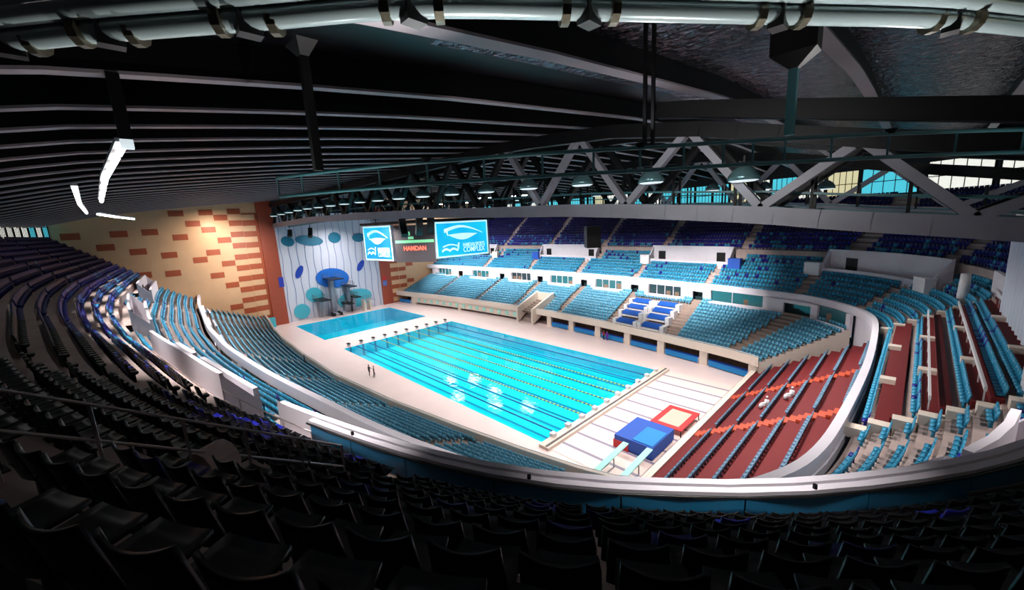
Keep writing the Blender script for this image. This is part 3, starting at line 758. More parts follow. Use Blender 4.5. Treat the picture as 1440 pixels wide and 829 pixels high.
# rows of tube lights under the near roof
def tube_row(pts, lab):
    r = empty('tube_light', pts[0], 0, lab, 'light'); ox = np.array(pts[0], float); P = [np.array(p, float)-ox for p in pts]
    w = MB()
    for a, b in zip(P[:-1], P[1:]): w.bar(a+[0, 0, .2], b+[0, 0, .2], .28, .12)
    w.build('fixture', ['steel_grey'], r)
    for a, b in zip(P[:-1], P[1:]):
        for t in np.linspace(0, .8, 4): w = MB(); w.tube([a+(b-a)*t, a+(b-a)*(t+.16)], .11, 6); w.build('tube', ['tube_glow'], r)
tube_row([(57.3, -26.7, 25.0), (48, -27.2, 25), (33, -27.6, 25)], 'long glowing tube light hanging nearest under the dark roof')
tube_row([(43.3, -28.4, 25), (30, -28.8, 25), (17, -28.9, 25)], 'short slanting glowing tube light left of the long one')
tube_row([(14.8, -28.2, 25), (7, -26.8, 25), (-.8, -25.0, 25)], 'level glowing tube light just above the orange wall')
r = empty('hanger_post', (57.6, -26.6, 25), 0, 'dark hanger post above the long tube light', 'post'); w = MB(); w.bar((0, 0, 0), (0, 0, 2.0), .3); w.build('shaft', ['steel_dark'], r); w = MB(); w.box((-.15, -.15, -.1), (.15, .15, .15)); w.build('joint_box', ['lamp_glass'], r)

# ---------------------------------------------------------------- back walls with clerestory windows
mb = MB(); a, b = s_at_x(XW, DB), s_at_x(XW, DB, True); q = SR(a, b, 1.5)
A = R3(q, DB, 0)
def top_of(P): 
    Q = P.copy(); Q[:, 2] = [ceil_z(p[1])+1.3 for p in P]; return Q
lo = A.copy(); lo[:, 2] = 14; hi = A.copy(); hi[:, 2] = 23.3; mb.strip(lo, hi)
w2 = A.copy(); w2[:, 2] = [max(24.0, min(27.2, ceil_z(p[1])+.6)) for p in A]; mb.strip(w2, top_of(A))
tag(mb.build('wall_back', ['ceiling_black']), kind='structure')
segs = np.linspace(a, b, 74)
for i in range(len(segs)-1):
    s0, s1 = segs[i]+.12, segs[i+1]-.12; P = R3([s0, s1], DB, 0)
    mid = P.mean(axis=0)
    if mid[0] > 60 and mid[1] < -15: continue     # behind the camera
    h0, h1 = [max(24.0, min(27.2, ceil_z(p[1])+.6)) for p in P]
    w = MB(); w.quad((*P[0][:2], 23.3), (*P[1][:2], 23.3), (*P[1][:2], h1), (*P[0][:2], h0), 0)
    for (p, h) in ((P[0], h0), (P[1], h1)): w.bar((*p[:2], 23.3), (*p[:2], h), .25, .25, 1)
    for t in (.2, .4, .6, .8):
        g_ = P[0]*(1-t)+P[1]*t; w.bar((*g_[:2], 23.3), (*g_[:2], min(h0, h1)), .1, .1, 1)
    w.bar((*P[0][:2], 25.2), (*P[1][:2], 25.2), .12, .12, 1)
    pick = rng.random(); m = 'window_teal' if (pick < .45) else ('window_white' if pick < .8 else 'window_cream')
    if mid[0] < 20 and mid[1] < 0: m = 'window_teal' if pick < .5 else 'window_white'
    tag(w.build('window_%d' % (100+i), [m, 'steel_dark']), kind='structure')

mat('panel_glow', (240, 248, 255), .3, emit=26)
for i, (x, y) in enumerate(((-30, 44), (-24, 49), (-18, 38), (-12, 47), (-5, 41), (3, 46))):
    r = empty('roof_light', (x, y, 28.2), 0, 'bright roof light panel above the far stand, number %d counted from the orange wall' % (i+1), 'light', 'bright roof light panels'); w = MB(); w.box((-2.1, -1.4, 0), (2.1, 1.4, .2)); w.build('housing', ['steel_grey'], r)
    w = MB(); w.box((-2, -1.3, -.06), (2, 1.3, 0)); w.build('diffuser', ['panel_glow'], r)
    for e in (-1.3, 1.3): w = MB(); w.bar((e, 0, .2), (e, 0, 1.6), .06); w.build('hanger', ['steel_dark'], r)

# ---------------------------------------------------------------- hanging scoreboard
board = empty('scoreboard', (14.5, 12.5, 19.6), 0, 'hanging scoreboard with two bright blue screens and a grey dial face', 'scoreboard'); ox = np.array([14.5, 12.5, 19.6])
def face(p0, p1, z0, z1, th=.35):
    p0 = np.array(p0, float); p1 = np.array(p1, float); u = (p1-p0); L = np.linalg.norm(u); u /= L; n = np.array([u[1], -u[0]])
    f = lambda a, h, o=0: np.array([*(p0+u*a+n*o), h])-ox
    return f, L
def text_mesh(cu, parent):
    t = bpy.data.objects.new('lettering', cu); COL.objects.link(t); bpy.context.view_layer.update()
    dg = bpy.context.evaluated_depsgraph_get(); me = bpy.data.meshes.new_from_object(t.evaluated_get(dg)); bpy.data.objects.remove(t)
    o = bpy.data.objects.new('lettering', me); COL.objects.link(o); o.parent = parent; return o
def screen(p0, p1, z0, z1, right):
    f, L = face(p0, p1, z0, z1)
    w = MB(); w.hexa([f(0, z0, -.5), f(L, z0, -.5), f(L, z0, 0), f(0, z0, 0), f(0, z1, -.5), f(L, z1, -.5), f(L, z1, 0), f(0, z1, 0)]); cab = w.build('screen_frame', ['curtain_white'], board)
    w = MB(); w.quad(f(.06, z0+.06, .015), f(L-.06, z0+.06, .015), f(L-.06, z1-.06, .015), f(.06, z1-.06, .015)); w.build('lit_border', ['screen_white'], cab)
    w = MB(); w.quad(f(.3, z0+.3, .03), f(L-.3, z0+.3, .03), f(L-.3, z1-.3, .03), f(.3, z1-.3, .03)); w.build('display', ['screen_blue'], cab)
    H = z1-z0; g = MB()
    # swoosh emblem
    n = 24; up = []; dn = []
    for i in range(n+1):
        t = i/n; a = .16+t*.72; e = .86-.30*(abs(t-.42)**1.7)*1.6-(.0 if t < .5 else .05*(t-.5)); th = .055*(1-t)+.012
        up.append(f(a*L, z0+H*(e+th*.5), .06)); dn.append(f(a*L, z0+H*(e-th), .06))
    g.strip(dn, up)
    up = []; dn = []
    for i in range(n+1):
        t = i/n; a = .17+t*.05; up.append(f((a)*L, z0+H*(.80-.2*t), .06)); dn.append(f((a+.045*(1-t)+.01)*L, z0+H*(.80-.2*t), .06))
    g.strip(dn, up)
    up = []; dn = []
    for i in range(n+1):
        t = i/n; a = .22+t*.56; th = .16*math.sin(PI*t)**1.2+.006; c = .63-.03*math.sin(PI*t*1.0)
        up.append(f(a*L, z0+H*(c+th*.35), .06)); dn.append(f(a*L, z0+H*(c-th*.75), .06))
    g.strip(dn, up)
    # flowing script at the left, blocky script at the right
    for i in range(n):
        t = i/n; a = .10+t*.3; y = .2+.05*abs(math.sin(t*PI*2.2)); w_ = .06
        g.quad(f(a*L, z0+H*(y-.04), .06), f((a+.3/n)*L, z0+H*(y-.04), .06), f((a+.3/n)*L, z0+H*(y+.02), .06), f(a*L, z0+H*(y+.02), .06))
    for i in range(n):
        t = i/n; a = .12+t*.27; y = .30+.05*math.sin(PI*t)
        g.quad(f(a*L, z0+H*(y-.01), .06), f((a+.27/n)*L, z0+H*(y-.01), .06), f((a+.27/n)*L, z0+H*(y+.025), .06), f(a*L, z0+H*(y+.025), .06))
    g.quad(f(.385*L, z0+H*.22, .06), f(.41*L, z0+H*.22, .06), f(.43*L, z0+H*.4, .06), f(.40*L, z0+H*.4, .06))
    g.build('emblem', ['screen_white'], cab)
    u = (np.array(p1)-np.array(p0)); ang = math.atan2(u[1], u[0])
    for txt, a, zz, sz in (('HAMDAN SPORTS', .49, .30, .115), ('COMPLEX', .49, .15, .15)):
        cu = bpy.data.curves.new('lettering', 'FONT'); cu.body = txt; cu.size = H*sz*1.35; cu.extrude = .01; cu.offset = .015
        cu.materials.append(MATS['screen_white']); o = text_mesh(cu, cab)
        p = f(a*L, z0+H*(zz-.03), .08); o.location = p; o.rotation_euler = (PI/2, 0, ang)
        bpy.context.view_layer.update()
        wdt = o.dimensions.x
        if wdt > 0: o.scale.x = min(1.6, L*.42/wdt)
screen((21.3, 8.3), (23.0, 17.8), 16.85, 22.6, True)
screen((5.9, 3.75), (14.3, 4.6), 16.6, 22.5, False)
f, L = face((14.6, 4.9), (21.1, 8.4), 16.4, 22.3)
w = MB(); w.hexa([f(0, 16.4, -.4), f(L, 16.4, -.4), f(L, 16.4, 0), f(0, 16.4, 0), f(0, 22.3, -.4), f(L, 22.3, -.4), f(L, 22.3, 0), f(0, 22.3, 0)]); db = w.build('timing_board', ['board_grey'], board)
w = MB(); w.quad(f(.2, 19.5, .05), f(L-.2, 19.5, .05), f(L-.2, 19.95, .05), f(.2, 19.95, .05))
w.quad(f(1.7, 20.7, .05), f(3.0, 20.7, .05), f(3.0, 21.3, .05), f(1.7, 21.3, .05)); w.quad(f(2.6, 20.1, .05), f(3.6, 20.1, .05), f(3.6, 20.5, .05), f(2.6, 20.5, .05)); w.build('green_light_bar', ['led_green'], db)
cu = bpy.data.curves.new('lettering', 'FONT'); cu.body = 'HAMDAN'; cu.size = 1.0; cu.extrude = .01; cu.offset = .03; cu.materials.append(MATS['led_red'])
o = text_mesh(cu, db); o.location = f(1.6, 18.3, .06); o.rotation_euler = (PI/2, 0, math.atan2(3.5, 6.5)); o.scale.x = .95
w = MB(); w.box((-9, -9, 3.0), (9, 6.5, 3.4)); w.build('top_frame', ['steel_dark'], board)
for x, y in ((-7, -7), (7, -5), (-7, 5), (7, 5)):
    w = MB(); w.bar((x, y, 3.2), (x, y, 9.4), .12); w.build('hanger_cable', ['steel_dark'], board)
w = MB(); w.box((-8.6, 5.2, -3), (8.5, 5.5, 3)); w.build('rear_panel', ['board_grey'], board)

# curved line array loudspeakers
def line_array(loc, rz, bend, lab, n=9):
    r = empty('line_array_speaker', loc, rz, lab, 'loudspeaker', None); x = z = 0; ang = 0
    for i in range(n):
        w = MB(); c, s_ = math.cos(ang), math.sin(ang); w.hexa([(x+a*c-h*s_, b, z+a*s_+h*c) for h in (-.28, .02) for a, b in ((-.3, -.45), (.35, -.45), (.35, .45), (-.3, .45))]); w.build('cabinet', ['black'], r)
        ang += bend; z -= .3*math.cos(ang); x += .3*math.sin(ang)
    w = MB(); w.bar((0, 0, 0), (0, 0, 1.5), .1); w.build('hanger', ['steel_dark'], r)
line_array((24.2, 1.2, 23.2), math.radians(-20), .10, 'curved black loudspeaker column in front of the grey dial face')
line_array((25.9, 2.9, 23.3), math.radians(160), .10, 'second curved black loudspeaker column between the two screens')
line_array((27.2, 3.9, 23.2), math.radians(160), .09, 'smaller curved loudspeaker column beside the right screen', 7)
line_array((-28, 6.2, 23.0), math.radians(-30), .12, 'curved black loudspeaker column before the diving wall', 9)
line_array((-29, 2.0, 22.8), math.radians(-30), .12, 'leftmost curved loudspeaker column by the pilaster', 6)
r = empty('hanging_speaker', (47.6, 12.5, 19.8), math.radians(-45), 'large square black loudspeaker cluster hanging before the far stand', 'loudspeaker')
w = MB(); w.box((-.95, -.8, -1.2), (.95, .8, 1.25)); w.build('cabinet', ['black'], r)
w = MB(); w.box((-1.8, -.5, -1.3), (-1.0, .5, -.5)); w.build('side_horn', ['black'], r)
for x in (-.8, .8):
    w = MB(); w.bar((x, 0, 1.2), (x*.9, 0, 8.5), .07); w.build('cable', ['steel_dark'], r)

# ---------------------------------------------------------------- seats
def seat_far_template():
    w = MB()
    w.hexa([(-.22, .12, .42), (.22, .12, .42), (.22, .2, .42), (-.22, .2, .42), (-.22, .2, .86), (.22, .2, .86), (.22, .27, .86), (-.22, .27, .86)])
    w.hexa([(-.21, -.06, .36), (.21, -.06, .36), (.21, .16, .36), (-.21, .16, .36), (-.21, -.1, .44), (.21, -.1, .44), (.21, .16, .46), (-.21, .16, .46)])
    w.box((-.05, .0, 0), (.05, .14, .38))
    return np.concatenate(w.v), w.f
TV, TF = seat_far_template(); TF = np.array(TF)
def batch(name, P, ANG, MI, mats, label, cat='seats', group=None):
    n = len(P)
    if not n: return
    P = np.array(P); ANG = np.array(ANG); c, s_ = np.cos(ANG)[:, None], np.sin(ANG)[:, None]
    X = TV[None, :, 0]*c - TV[None, :, 1]*s_ + P[:, 0:1]; Y = TV[None, :, 0]*s_ + TV[None, :, 1]*c + P[:, 1:2]; Z = np.broadcast_to(TV[None, :, 2], X.shape) + P[:, 2:3]
    V = np.stack([X, Y, Z], -1).reshape(-1, 3); nv = len(TV)
    F = (TF[None] + (np.arange(n)*nv)[:, None, None]).reshape(-1, 4)
    me = bpy.data.meshes.new(name); me.vertices.add(len(V)); me.vertices.foreach_set('co', V.ravel())
    me.loops.add(F.size); me.loops.foreach_set('vertex_index', F.ravel()); me.polygons.add(len(F))
    me.polygons.foreach_set('loop_start', np.arange(len(F))*4); me.polygons.foreach_set('loop_total', np.full(len(F), 4))
    for q in mats: me.materials.append(MATS[q])
    me.polygons.foreach_set('material_index', np.repeat(np.array(MI), len(TF))); me.update(calc_edges=True); me.validate()
    o = bpy.data.objects.new(name, me); COL.objects.link(o); tag(o, label, cat, group, 'stuff'); return o
CAM = np.array([74.69, -27.32, 22.17])
near_seats = []; up = {'far': ([], [], []), 'near': ([], [], []), 'end': ([], [], [])}
mats_up = ['seat_blue', 'seat_navy', 'seat_deep', 'seat_black']
for i, (d, z) in enumerate(rows):
    dd = d+.45; s0, s1 = s_at_x(XW+.8, dd), s_at_x(XW+.8, dd, True)
    ss = np.linspace(0, TOT, 3000); X, Y, _, _ = ring(ss, dd); L = np.r_[0, np.cumsum(np.hypot(np.diff(X), np.diff(Y)))]
    l0, l1 = np.interp(s0, ss, L), np.interp(s1, ss, L)
    sv = np.interp(np.arange(l0, l1, .53), L, ss)
    x, y, nx, ny = ring(sv, dd)
    aisles = AM if i < 6 else AU
    for s_, xx, yy, a, b in zip(sv, x, y, nx, ny):
        if min(abs(s_-q) for q in aisles)< .62: continue
        if 6 <= i <= 8 and in_rng(s_, VOM, .6): continue
        if i == 8 and d+.85 > 7.3 and in_rng(s_, VOM, 1): continue
        if RED[0] < s_ < RED[1]: continue
        if i >= 9 and abs(s_-171.9) < .28: continue
        ang = math.atan2(b, a) - PI/2     # template faces -y: toward the pool
        far = s_ < TOT/2
        # colour mosaic: light blue low, navy high
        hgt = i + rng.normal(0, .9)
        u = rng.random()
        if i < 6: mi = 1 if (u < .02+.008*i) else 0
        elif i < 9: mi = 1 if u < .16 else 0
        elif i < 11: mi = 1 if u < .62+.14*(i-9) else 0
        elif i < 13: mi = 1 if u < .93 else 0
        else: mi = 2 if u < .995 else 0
        dist = math.hypot(xx-CAM[0], yy-CAM[1])
        if i >= 9 and not far and dist < 34 and xx > 45:
            v = math.degrees(math.atan2(yy-CAM[1], xx-CAM[0]))
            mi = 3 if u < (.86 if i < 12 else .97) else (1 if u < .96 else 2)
            near_seats.append((dist, xx, yy, z, ang, mi, i)); continue
        if xx > 72 and yy < 2 and i >= 9: mi = 3 if u < .6 else 1
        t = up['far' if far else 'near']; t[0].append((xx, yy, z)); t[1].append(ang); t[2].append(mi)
# which of the nearby ones fall in front of the lens (view azimuth 135.4 deg, half width 54)
def vis(e):
    _, xx, yy, z, *_r = e
    az = math.degrees(math.atan2(yy-CAM[1], xx-CAM[0])); return abs((az-135.4+180) % 360-180) < 57
vs = sorted([e for e in near_seats if vis(e) and e[0] > 1.2]); hid = [e for e in near_seats if not vis(e) and e[0] > 1.2 and e[0] < 30]
solo, rest = vs[:300], vs[300:]+[e for e in hid if e[0] < 8]
for e in rest:
    t = up['near']; t[0].append((e[1], e[2], e[3])); t[1].append(e[4]); t[2].append(e[5])
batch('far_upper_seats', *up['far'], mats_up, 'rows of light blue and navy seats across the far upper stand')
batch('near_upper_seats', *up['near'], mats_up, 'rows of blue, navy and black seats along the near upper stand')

# detailed seat
def seat_meshes():
    out = {}
    w = MB(); n = 8; F_, B_ = [], []
    for iz in range(6):
        t = iz/5; zz = .40+.46*t
        for ix in range(n+1):
            u = -1+2*ix/n; wid = .235-.02*t
            top = (-.03*(1-u*u)+.012) if iz == 5 else 0
            yy = .13+.10*t-.045*(u*u)*1+.02
            F_.append((u*wid, yy, zz+top)); B_.append((u*wid, yy+.028, zz+top))
    N = (n+1)*6; Fq = []
    for iz in range(5):
        for ix in range(n):
            a = iz*(n+1)+ix; Fq.append((a, a+1, a+n+2, a+n+1)); Fq.append((N+a, N+a+n+1, N+a+n+2, N+a+1))
    for ix in range(n): a = 5*(n+1)+ix; Fq.append((a, a+1, N+a+1, N+a)); Fq.append((ix, N+ix, N+ix+1, ix+1))
    for iz in range(5):
        a = iz*(n+1); Fq.append((a, a+n+1, N+a+n+1, N+a)); a += n; Fq.append((a, N+a, N+a+n+1, a+n+1))
    w.add(F_+B_, Fq); out['backrest'] = w
    w = MB(); V = []; ny = 5; nx_ = 6
    for top in (1, 0):
        for iy in range(ny):
            for ix in range(nx_+1):
                u = -1+2*ix/nx_; t = iy/(ny-1); V.append((u*(.225-.02*(t == 0)), -.27+.42*t, .42+.02*u*u-(.03 if top == 0 else 0)-.02*math.sin(PI*t)))
    N = ny*(nx_+1); Fq = []
    for iy in range(ny-1):
        for ix in range(nx_): a = iy*(nx_+1)+ix; Fq.append((a, a+1, a+nx_+2, a+nx_+1)); Fq.append((N+a, N+a+nx_+1, N+a+nx_+2, N+a+1))
    for ix in range(nx_): Fq.append((ix, N+ix, N+ix+1, ix+1)); a = (ny-1)*(nx_+1)+ix; Fq.append((a, a+1, N+a+1, N+a))
    for iy in range(ny-1): a = iy*(nx_+1); Fq.append((a, a+nx_+1, N+a+nx_+1, N+a)); a += nx_; Fq.append((a, N+a, N+a+nx_+1, a+nx_+1))
    w.add(V, Fq); out['seat_pan'] = w
    w = MB(); w.box((-.04, .02, 0), (.04, .1, .38)); w.box((-.14, -.02, 0), (.14, .16, .02)); w.bar((0, .06, .36), (0, .2, .6), .07); out['pedestal'] = w
    return out
SM = {}
for m in ('seat_black', 'seat_navy', 'seat_deep'):
    g = seat_meshes(); e = empty('stadium_seat', (0, 0, 0)); ch = []
    for k, w in g.items(): ch.append(w.build(k, [m if k != 'pedestal' else 'seat_foot'], e, k != 'pedestal'))
    proto(e, *ch); SM[m] = e
used = set(); colw = {'seat_black': 'black', 'seat_navy': 'bright navy', 'seat_deep': 'deep navy'}
rown = ['first', 'second', 'third', 'fourth', 'fifth', 'sixth', 'seventh', 'eighth', 'ninth', 'tenth', 'eleventh', 'twelfth', 'thirteenth']
def area(e):
    az = math.degrees(math.atan2(e[2]-CAM[1], e[1]-CAM[0])); k = (135.4-az+180) % 360-180
    return 'at far left' if k < -38 else 'left of the blue barrier' if k < -14 else 'behind its middle' if k < 14 else 'behind its right part' if k < 36 else 'at far right'
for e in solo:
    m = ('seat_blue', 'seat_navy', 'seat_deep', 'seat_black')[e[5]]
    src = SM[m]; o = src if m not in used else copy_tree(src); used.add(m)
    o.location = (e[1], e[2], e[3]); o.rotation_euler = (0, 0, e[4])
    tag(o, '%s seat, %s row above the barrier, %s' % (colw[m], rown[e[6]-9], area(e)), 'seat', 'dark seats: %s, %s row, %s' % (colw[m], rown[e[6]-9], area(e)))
for m, e in SM.items():
    if m not in used:
        for c in KIDS[e.name]: bpy.data.objects.remove(c)
        bpy.data.objects.remove(e)

# lower tier seats
for near in (False, True):
    P, A_, MI = [], [], []
    for j in range(NL):
        v = (j+.5)/NL; uu = np.linspace(-33.2, 61.4, 3000); X, Y = lower_pt(uu, v); L = np.r_[0, np.cumsum(np.hypot(np.diff(X), np.diff(Y)))]
        us = np.interp(np.arange(0, L[-1], .54), L, uu); x, y = lower_pt(us, v); x2, y2 = lower_pt(us+.05, v)
        for u, a, b, c, d in zip(us, x, y, x2, y2):
            if min(abs(u-q) for q in LAF) < .65: continue
            if not near and 36.7 < u < 47.9 and j < 11: continue
            if not near and 12.6 < u < 19.2 and j < 7: continue
            t = math.atan2(d-b, c-a)
            if j == NL-1 and abs(((u-LAF[2]) % 12.7)-6.3) < 4: continue
            P.append((a, b if not near else 2*YC-b, lz(j))); A_.append(t if not near else PI-t); MI.append(0)
    batch('lower_stand_seats', P, A_, MI, ['seat_grey_blue'], 'rows of pale blue seats in the %s lower stand beside the pool' % ('far' if not near else 'near'))
# red stand seats: grey blue rows alternate with red covered rows
P, A_, MI = [], [], []
for i in range(nr):
    x = 61.3+pw*(i+.5); z = rz(i)
    for y in np.arange(y0+.3, y1-.3, .54):
        if 8.5 < y < 10.2 or 18.7 < y < 20.4: continue
        red = (i % 2 == 0)
        if red: continue
        P.append((x, y, z)); A_.append(-PI/2); MI.append(0)
batch('end_stand_seats', P, A_, MI, ['end_seat'], 'grey blue seat rows between the red carpeted steps of the end stand')
# upper end block: blue rows and red covers with white rails and cross walls
P, A_, MI = [], [], []
mb = MB(); yA, yB = 1.6, 26.2
for k, (dx, zz) in enumerate(((.0, 9.3), (1.0, 9.9), (1.9, 10.5), (2.8, 11.05), (3.6, 11.6), (4.4, 12.1), (5.3, 12.6), (6.2, 13.1), (7.1, 13.7), (8.0, 14.4), (8.9, 15.1))):
    x = 72.9+dx
    if k in (0, 2, 4, 6):
        for y in np.arange(yA+.4, yB-.3, .54):
            P.append((x+.45, y, zz)); A_.append(-PI/2); MI.append(1 if rng.random() < .06 else 0)
        if k == 6:
            for y in np.arange(yA+.4, yB-.3, .54): P.append((x-.15, y, zz-.3)); A_.append(-PI/2); MI.append(1 if rng.random() < .15 else 0)
    else:
        mb.box((x-.12, yA, zz-.4), (x+1.02, yB, zz+.12)); mb.box((x+.5, yA, zz-.3), (x+.95, yB, zz+.5))
tag(mb.build('red_cover', ['red_carpet']), 'dark red covers laid over rows of the upper end stand', 'seat cover', kind='stuff')
batch('upper_end_seats', P, A_, MI, ['seat_blue', 'seat_navy'], 'blue seat rows between the dark red covers of the upper end stand')
for i, (x, y, z) in enumerate(((75.8, 13.7, 11.9), (77.6, 13.7, 12.9), (79.6, 13.7, 14.2))):
    r = empty('white_rail', (x, y, z-.8), 0, 'long thin white rail between red rows of the upper end stand, %s from the pool' % ['first', 'second', 'third'][i], 'rail', 'white rails of the upper end stand')
    w = MB(); w.box((-.05, -12, .7), (.05, 12, .95)); w.build('rail', ['white_paint'], r)
    for yy in np.linspace(-11.8, 11.8, 9): w = MB(); w.bar((0, yy, -.3), (0, yy, .75), .06); w.build('post', ['white_paint'], r)
for i, yy in enumerate((8.6, 17.4)):
    for k in range(4):
        w = MB(); x = 73.7+1.75*k; z = 9.9+1.07*k; w.box((-.1, -.35, 0), (.95, .35, .45)); o = w.build('low_cross_wall', ['cream']); o.location = (x, yy, z)
        tag(o, 'short cream step wall crossing the red rows, %s line, %s up' % (['nearer', 'farther'][i], ['first', 'second', 'third', 'fourth'][k]), 'step', 'cream step walls of the upper end stand')
for i, (yy, lab) in enumerate(((26.6, 'far'), (1.1, 'near'))):
    w = MB()
    for k in range(7): w.box((72.6+.95*k, yy-.35, 9.0), (73.6+.95*k, yy+.35, 9.6+.55*k))
    tag(w.build('stepped_wall', ['cream']), 'cream stepped aisle at the %s edge of the upper red block' % lab, 'steps')
# white curtain at the right edge, and parapets there
r = empty('hanging_curtain', (79.6, 17, 13.6), 0, 'tall translucent white curtain hanging at the right edge', 'curtain')
w = MB(); n = 60; A = []; B = []
for i in range(n+1):
    t = i/n; y = -8+12*t; A.append((.18*math.sin(t*60), y, -.2)); B.append((.18*math.sin(t*60+.5), y, 7.0))
w.strip(A, B); w.build('fabric', ['curtain_white'], r, True)
w = MB(); w.bar((0, -8.2, 7.05), (0, 4.2, 7.05), .15); w.build('curtain_rail', ['white_paint'], r)

# ---------------------------------------------------------------- desks with blue tops in the far lower stand
n = 0
for c in range(2):
    for k in range(4):
        x = 39.6+5.0*c; v = (1.6+2.4*k+.2*c)/NL; xx, yy = [q[0] for q in lower_pt([x], v)]; z = lz(int(v*NL))
        r = empty('media_desk', (xx, yy, z), math.radians(-6), 'white framed desk with blue panel, %s column, %s row up' % (['left', 'right'][c], ['first', 'second', 'third', 'fourth'][k]), 'desk', 'blue and white desks in the far lower stand')
        w = MB(); w.hexa([(-1.7, -.5, .75), (1.7, -.5, .75), (1.7, .5, 1.3), (-1.7, .5, 1.3), (-1.7, -.5, .85), (1.7, -.5, .85), (1.7, .5, 1.4), (-1.7, .5, 1.4)]); w.build('desk_top', ['desk_blue'], r)
        for e in (-1, 1):
            w = MB(); w.box((e*2.1-.35, -.6, 0), (e*2.1+.35, .6, 1.3)); w.build('end_panel', ['white_paint'], r)
        w = MB(); w.box((-1.7, -.75, .45), (1.7, -.6, .7)); w.build('front_edge', ['white_paint'], r)

# ---------------------------------------------------------------- handrails
def handrail(s0, s1, d, zb, n, lab, name='handrail', mat_='handrail_metal', h=1.05):
    ss = np.linspace(s0, s1, n); P = R3(ss, d, zb); r = empty(name, tuple(P[0]), 0, lab, 'handrail'); ox = P[0]
    for hh_ in (h, h*.5):
        w = MB(); q = R3(SR(s0, s1, .7), d, zb+hh_)-ox; w.tube(list(q), .028, 6); w.build('rail', [mat_], r, True)
    for p in P:
        w = MB(); w.bar(p-ox, p-ox+[0, 0, h], .05); w.build('post', [mat_], r)
    return r
fz = lambda d: 15.2+.62*int((d-7.85)/.85)
dd_ = [15.3, 14.4, 13.6, 12.7, 11.9, 11.0, 10.1]; PB = [R3([171.9], d, fz(d))[0] for d in dd_]; r = empty('handrail', tuple(PB[3]), 0, 'grey metal stair handrail running down among the dark seats at lower left', 'handrail'); ox = PB[3]
for h in (1.0, .5): w = MB(); w.tube([np.array([p[0], p[1], 15.2+.62/.85*(d-7.85)-.2+h])-ox for p, d in zip(PB, dd_)], .022, 6); w.build('rail', ['handrail_metal'], r, True)
for p, d in zip(PB, dd_): w = MB(); w.bar(p-ox, np.array([p[0], p[1], 15.2+.62/.85*(d-7.85)-.2+1.0])-ox, .04); w.build('post', ['handrail_metal'], r)
handrail(176.6, 183.6, 7.3, 14.1, 5, 'thin handrail along the walkway left of the blue barrier')
handrail(185, 199, 5.3, 12.1, 6, 'thin dark rail along the white boards on the near side', mat_='steel_dark')
handrail(158.5, 161.2, 5.3, 12.3, 3, 'short dark rail before the right hand white boards', mat_='steel_dark')
handrail(163.2, 171, 5.3, 12.3, 4, 'dark crossing rail at the top of the near blue seats', mat_='steel_dark')
# stair and parapet at the right foreground
r = empty('stair_wall', tuple(R3([160.0], 7.6, 14.0)[0]), 0, 'grey wall and black handrail over the stair at lower right', 'wall'); ox = np.array(r.location)
P = R3(np.linspace(157.3, 161.0, 5), 7.5, 14.0); w = MB(); A = P-ox; B = A.copy(); B[:, 2] += 1.9; A2 = R3(np.linspace(157.3, 161.0, 5), 7.7, 14.0)-ox; B2 = A2.copy(); B2[:, 2] += 1.9
w.strip(A, B); w.strip(B, B2); w.strip(B2, A2); w.build('parapet', ['white_wall'], r)
P = R3(np.linspace(157.6, 163.5, 8), 8.1, 15.75)-ox; w = MB(); w.tube(list(P), .05, 6); w.build('rail', ['black'], r)
for p in (P[1], P[4]): 
    w = MB(); w.bar(p, p-[0, 0, 1.1], .07); w.build('post', ['black'], r)
r = empty('box_unit', tuple(R3([171.95], 12.4, fz(12.4))[0]), .5, 'small beige rounded box among the dark seats at lower left', 'box'); w = MB(); w.tube([(0, -.22, .3), (0, .22, .3)], .32, 12); w.build('shell', ['concrete'], r); w = MB(); w.box((-.3, -.22, 0), (.3, .22, .12)); w.build('base', ['concrete'], r)

for i, s_ in enumerate((160.5, 165.5, 170.0, 174.5)):  # added housings for the fill light thrown up from the coping
    p = R3([s_], 7.27, 15.62)[0]; q = empty('fill_lamp', tuple(p), 0, 'small uplight added on the barrier coping to brighten pipes, %s from the right' % ['first', 'second', 'third', 'fourth'][i], 'light', 'added fill lamps on the barrier'); w = MB(); w.tube([(0, 0, 0), (0, 0, .1)], [.05, .05], 10); w.build('housing', ['steel_dark'], q)
# white glass-like boards stand on near walkway; small white and blue boxes at opening ends
for i, (s_, d, z, m, lab) in enumerate(((49.9, 5.5, 12.9, 'foam_blue', 'blue box left of the middle white wall in the far stand'), (80.0, 5.5, 12.9, 'white_paint', 'white box left of the third white wall in the far stand'), (97.3, 5.4, 12.9, 'foam_blue', 'bright blue box at the right end of the third white wall'), (108.0, 5.4, 12.9, 'white_paint', 'white box left of the curved white wall in the far bend'), (119.6, 5.2, 12.8, 'white_paint', 'pale box at the right end of the curved white wall'), (35.4, 5.4, 12.8, 'cream', 'cream box at the end of the white wall beside the screen'))):
    x, y, nx, ny = [q[0] for q in ring([s_], d)]
    r = empty('ticket_box', (x, y, z-.9), math.atan2(ny, nx)-PI/2, lab, 'box'); w = MB(); w.box((-1.0, -.5, 0), (1.0, .5, 1.75)); w.build('body', [m], r); w = MB(); w.box((-1.05, -.55, 1.75), (1.05, .55, 1.85)); w.build('lid', [m], r)
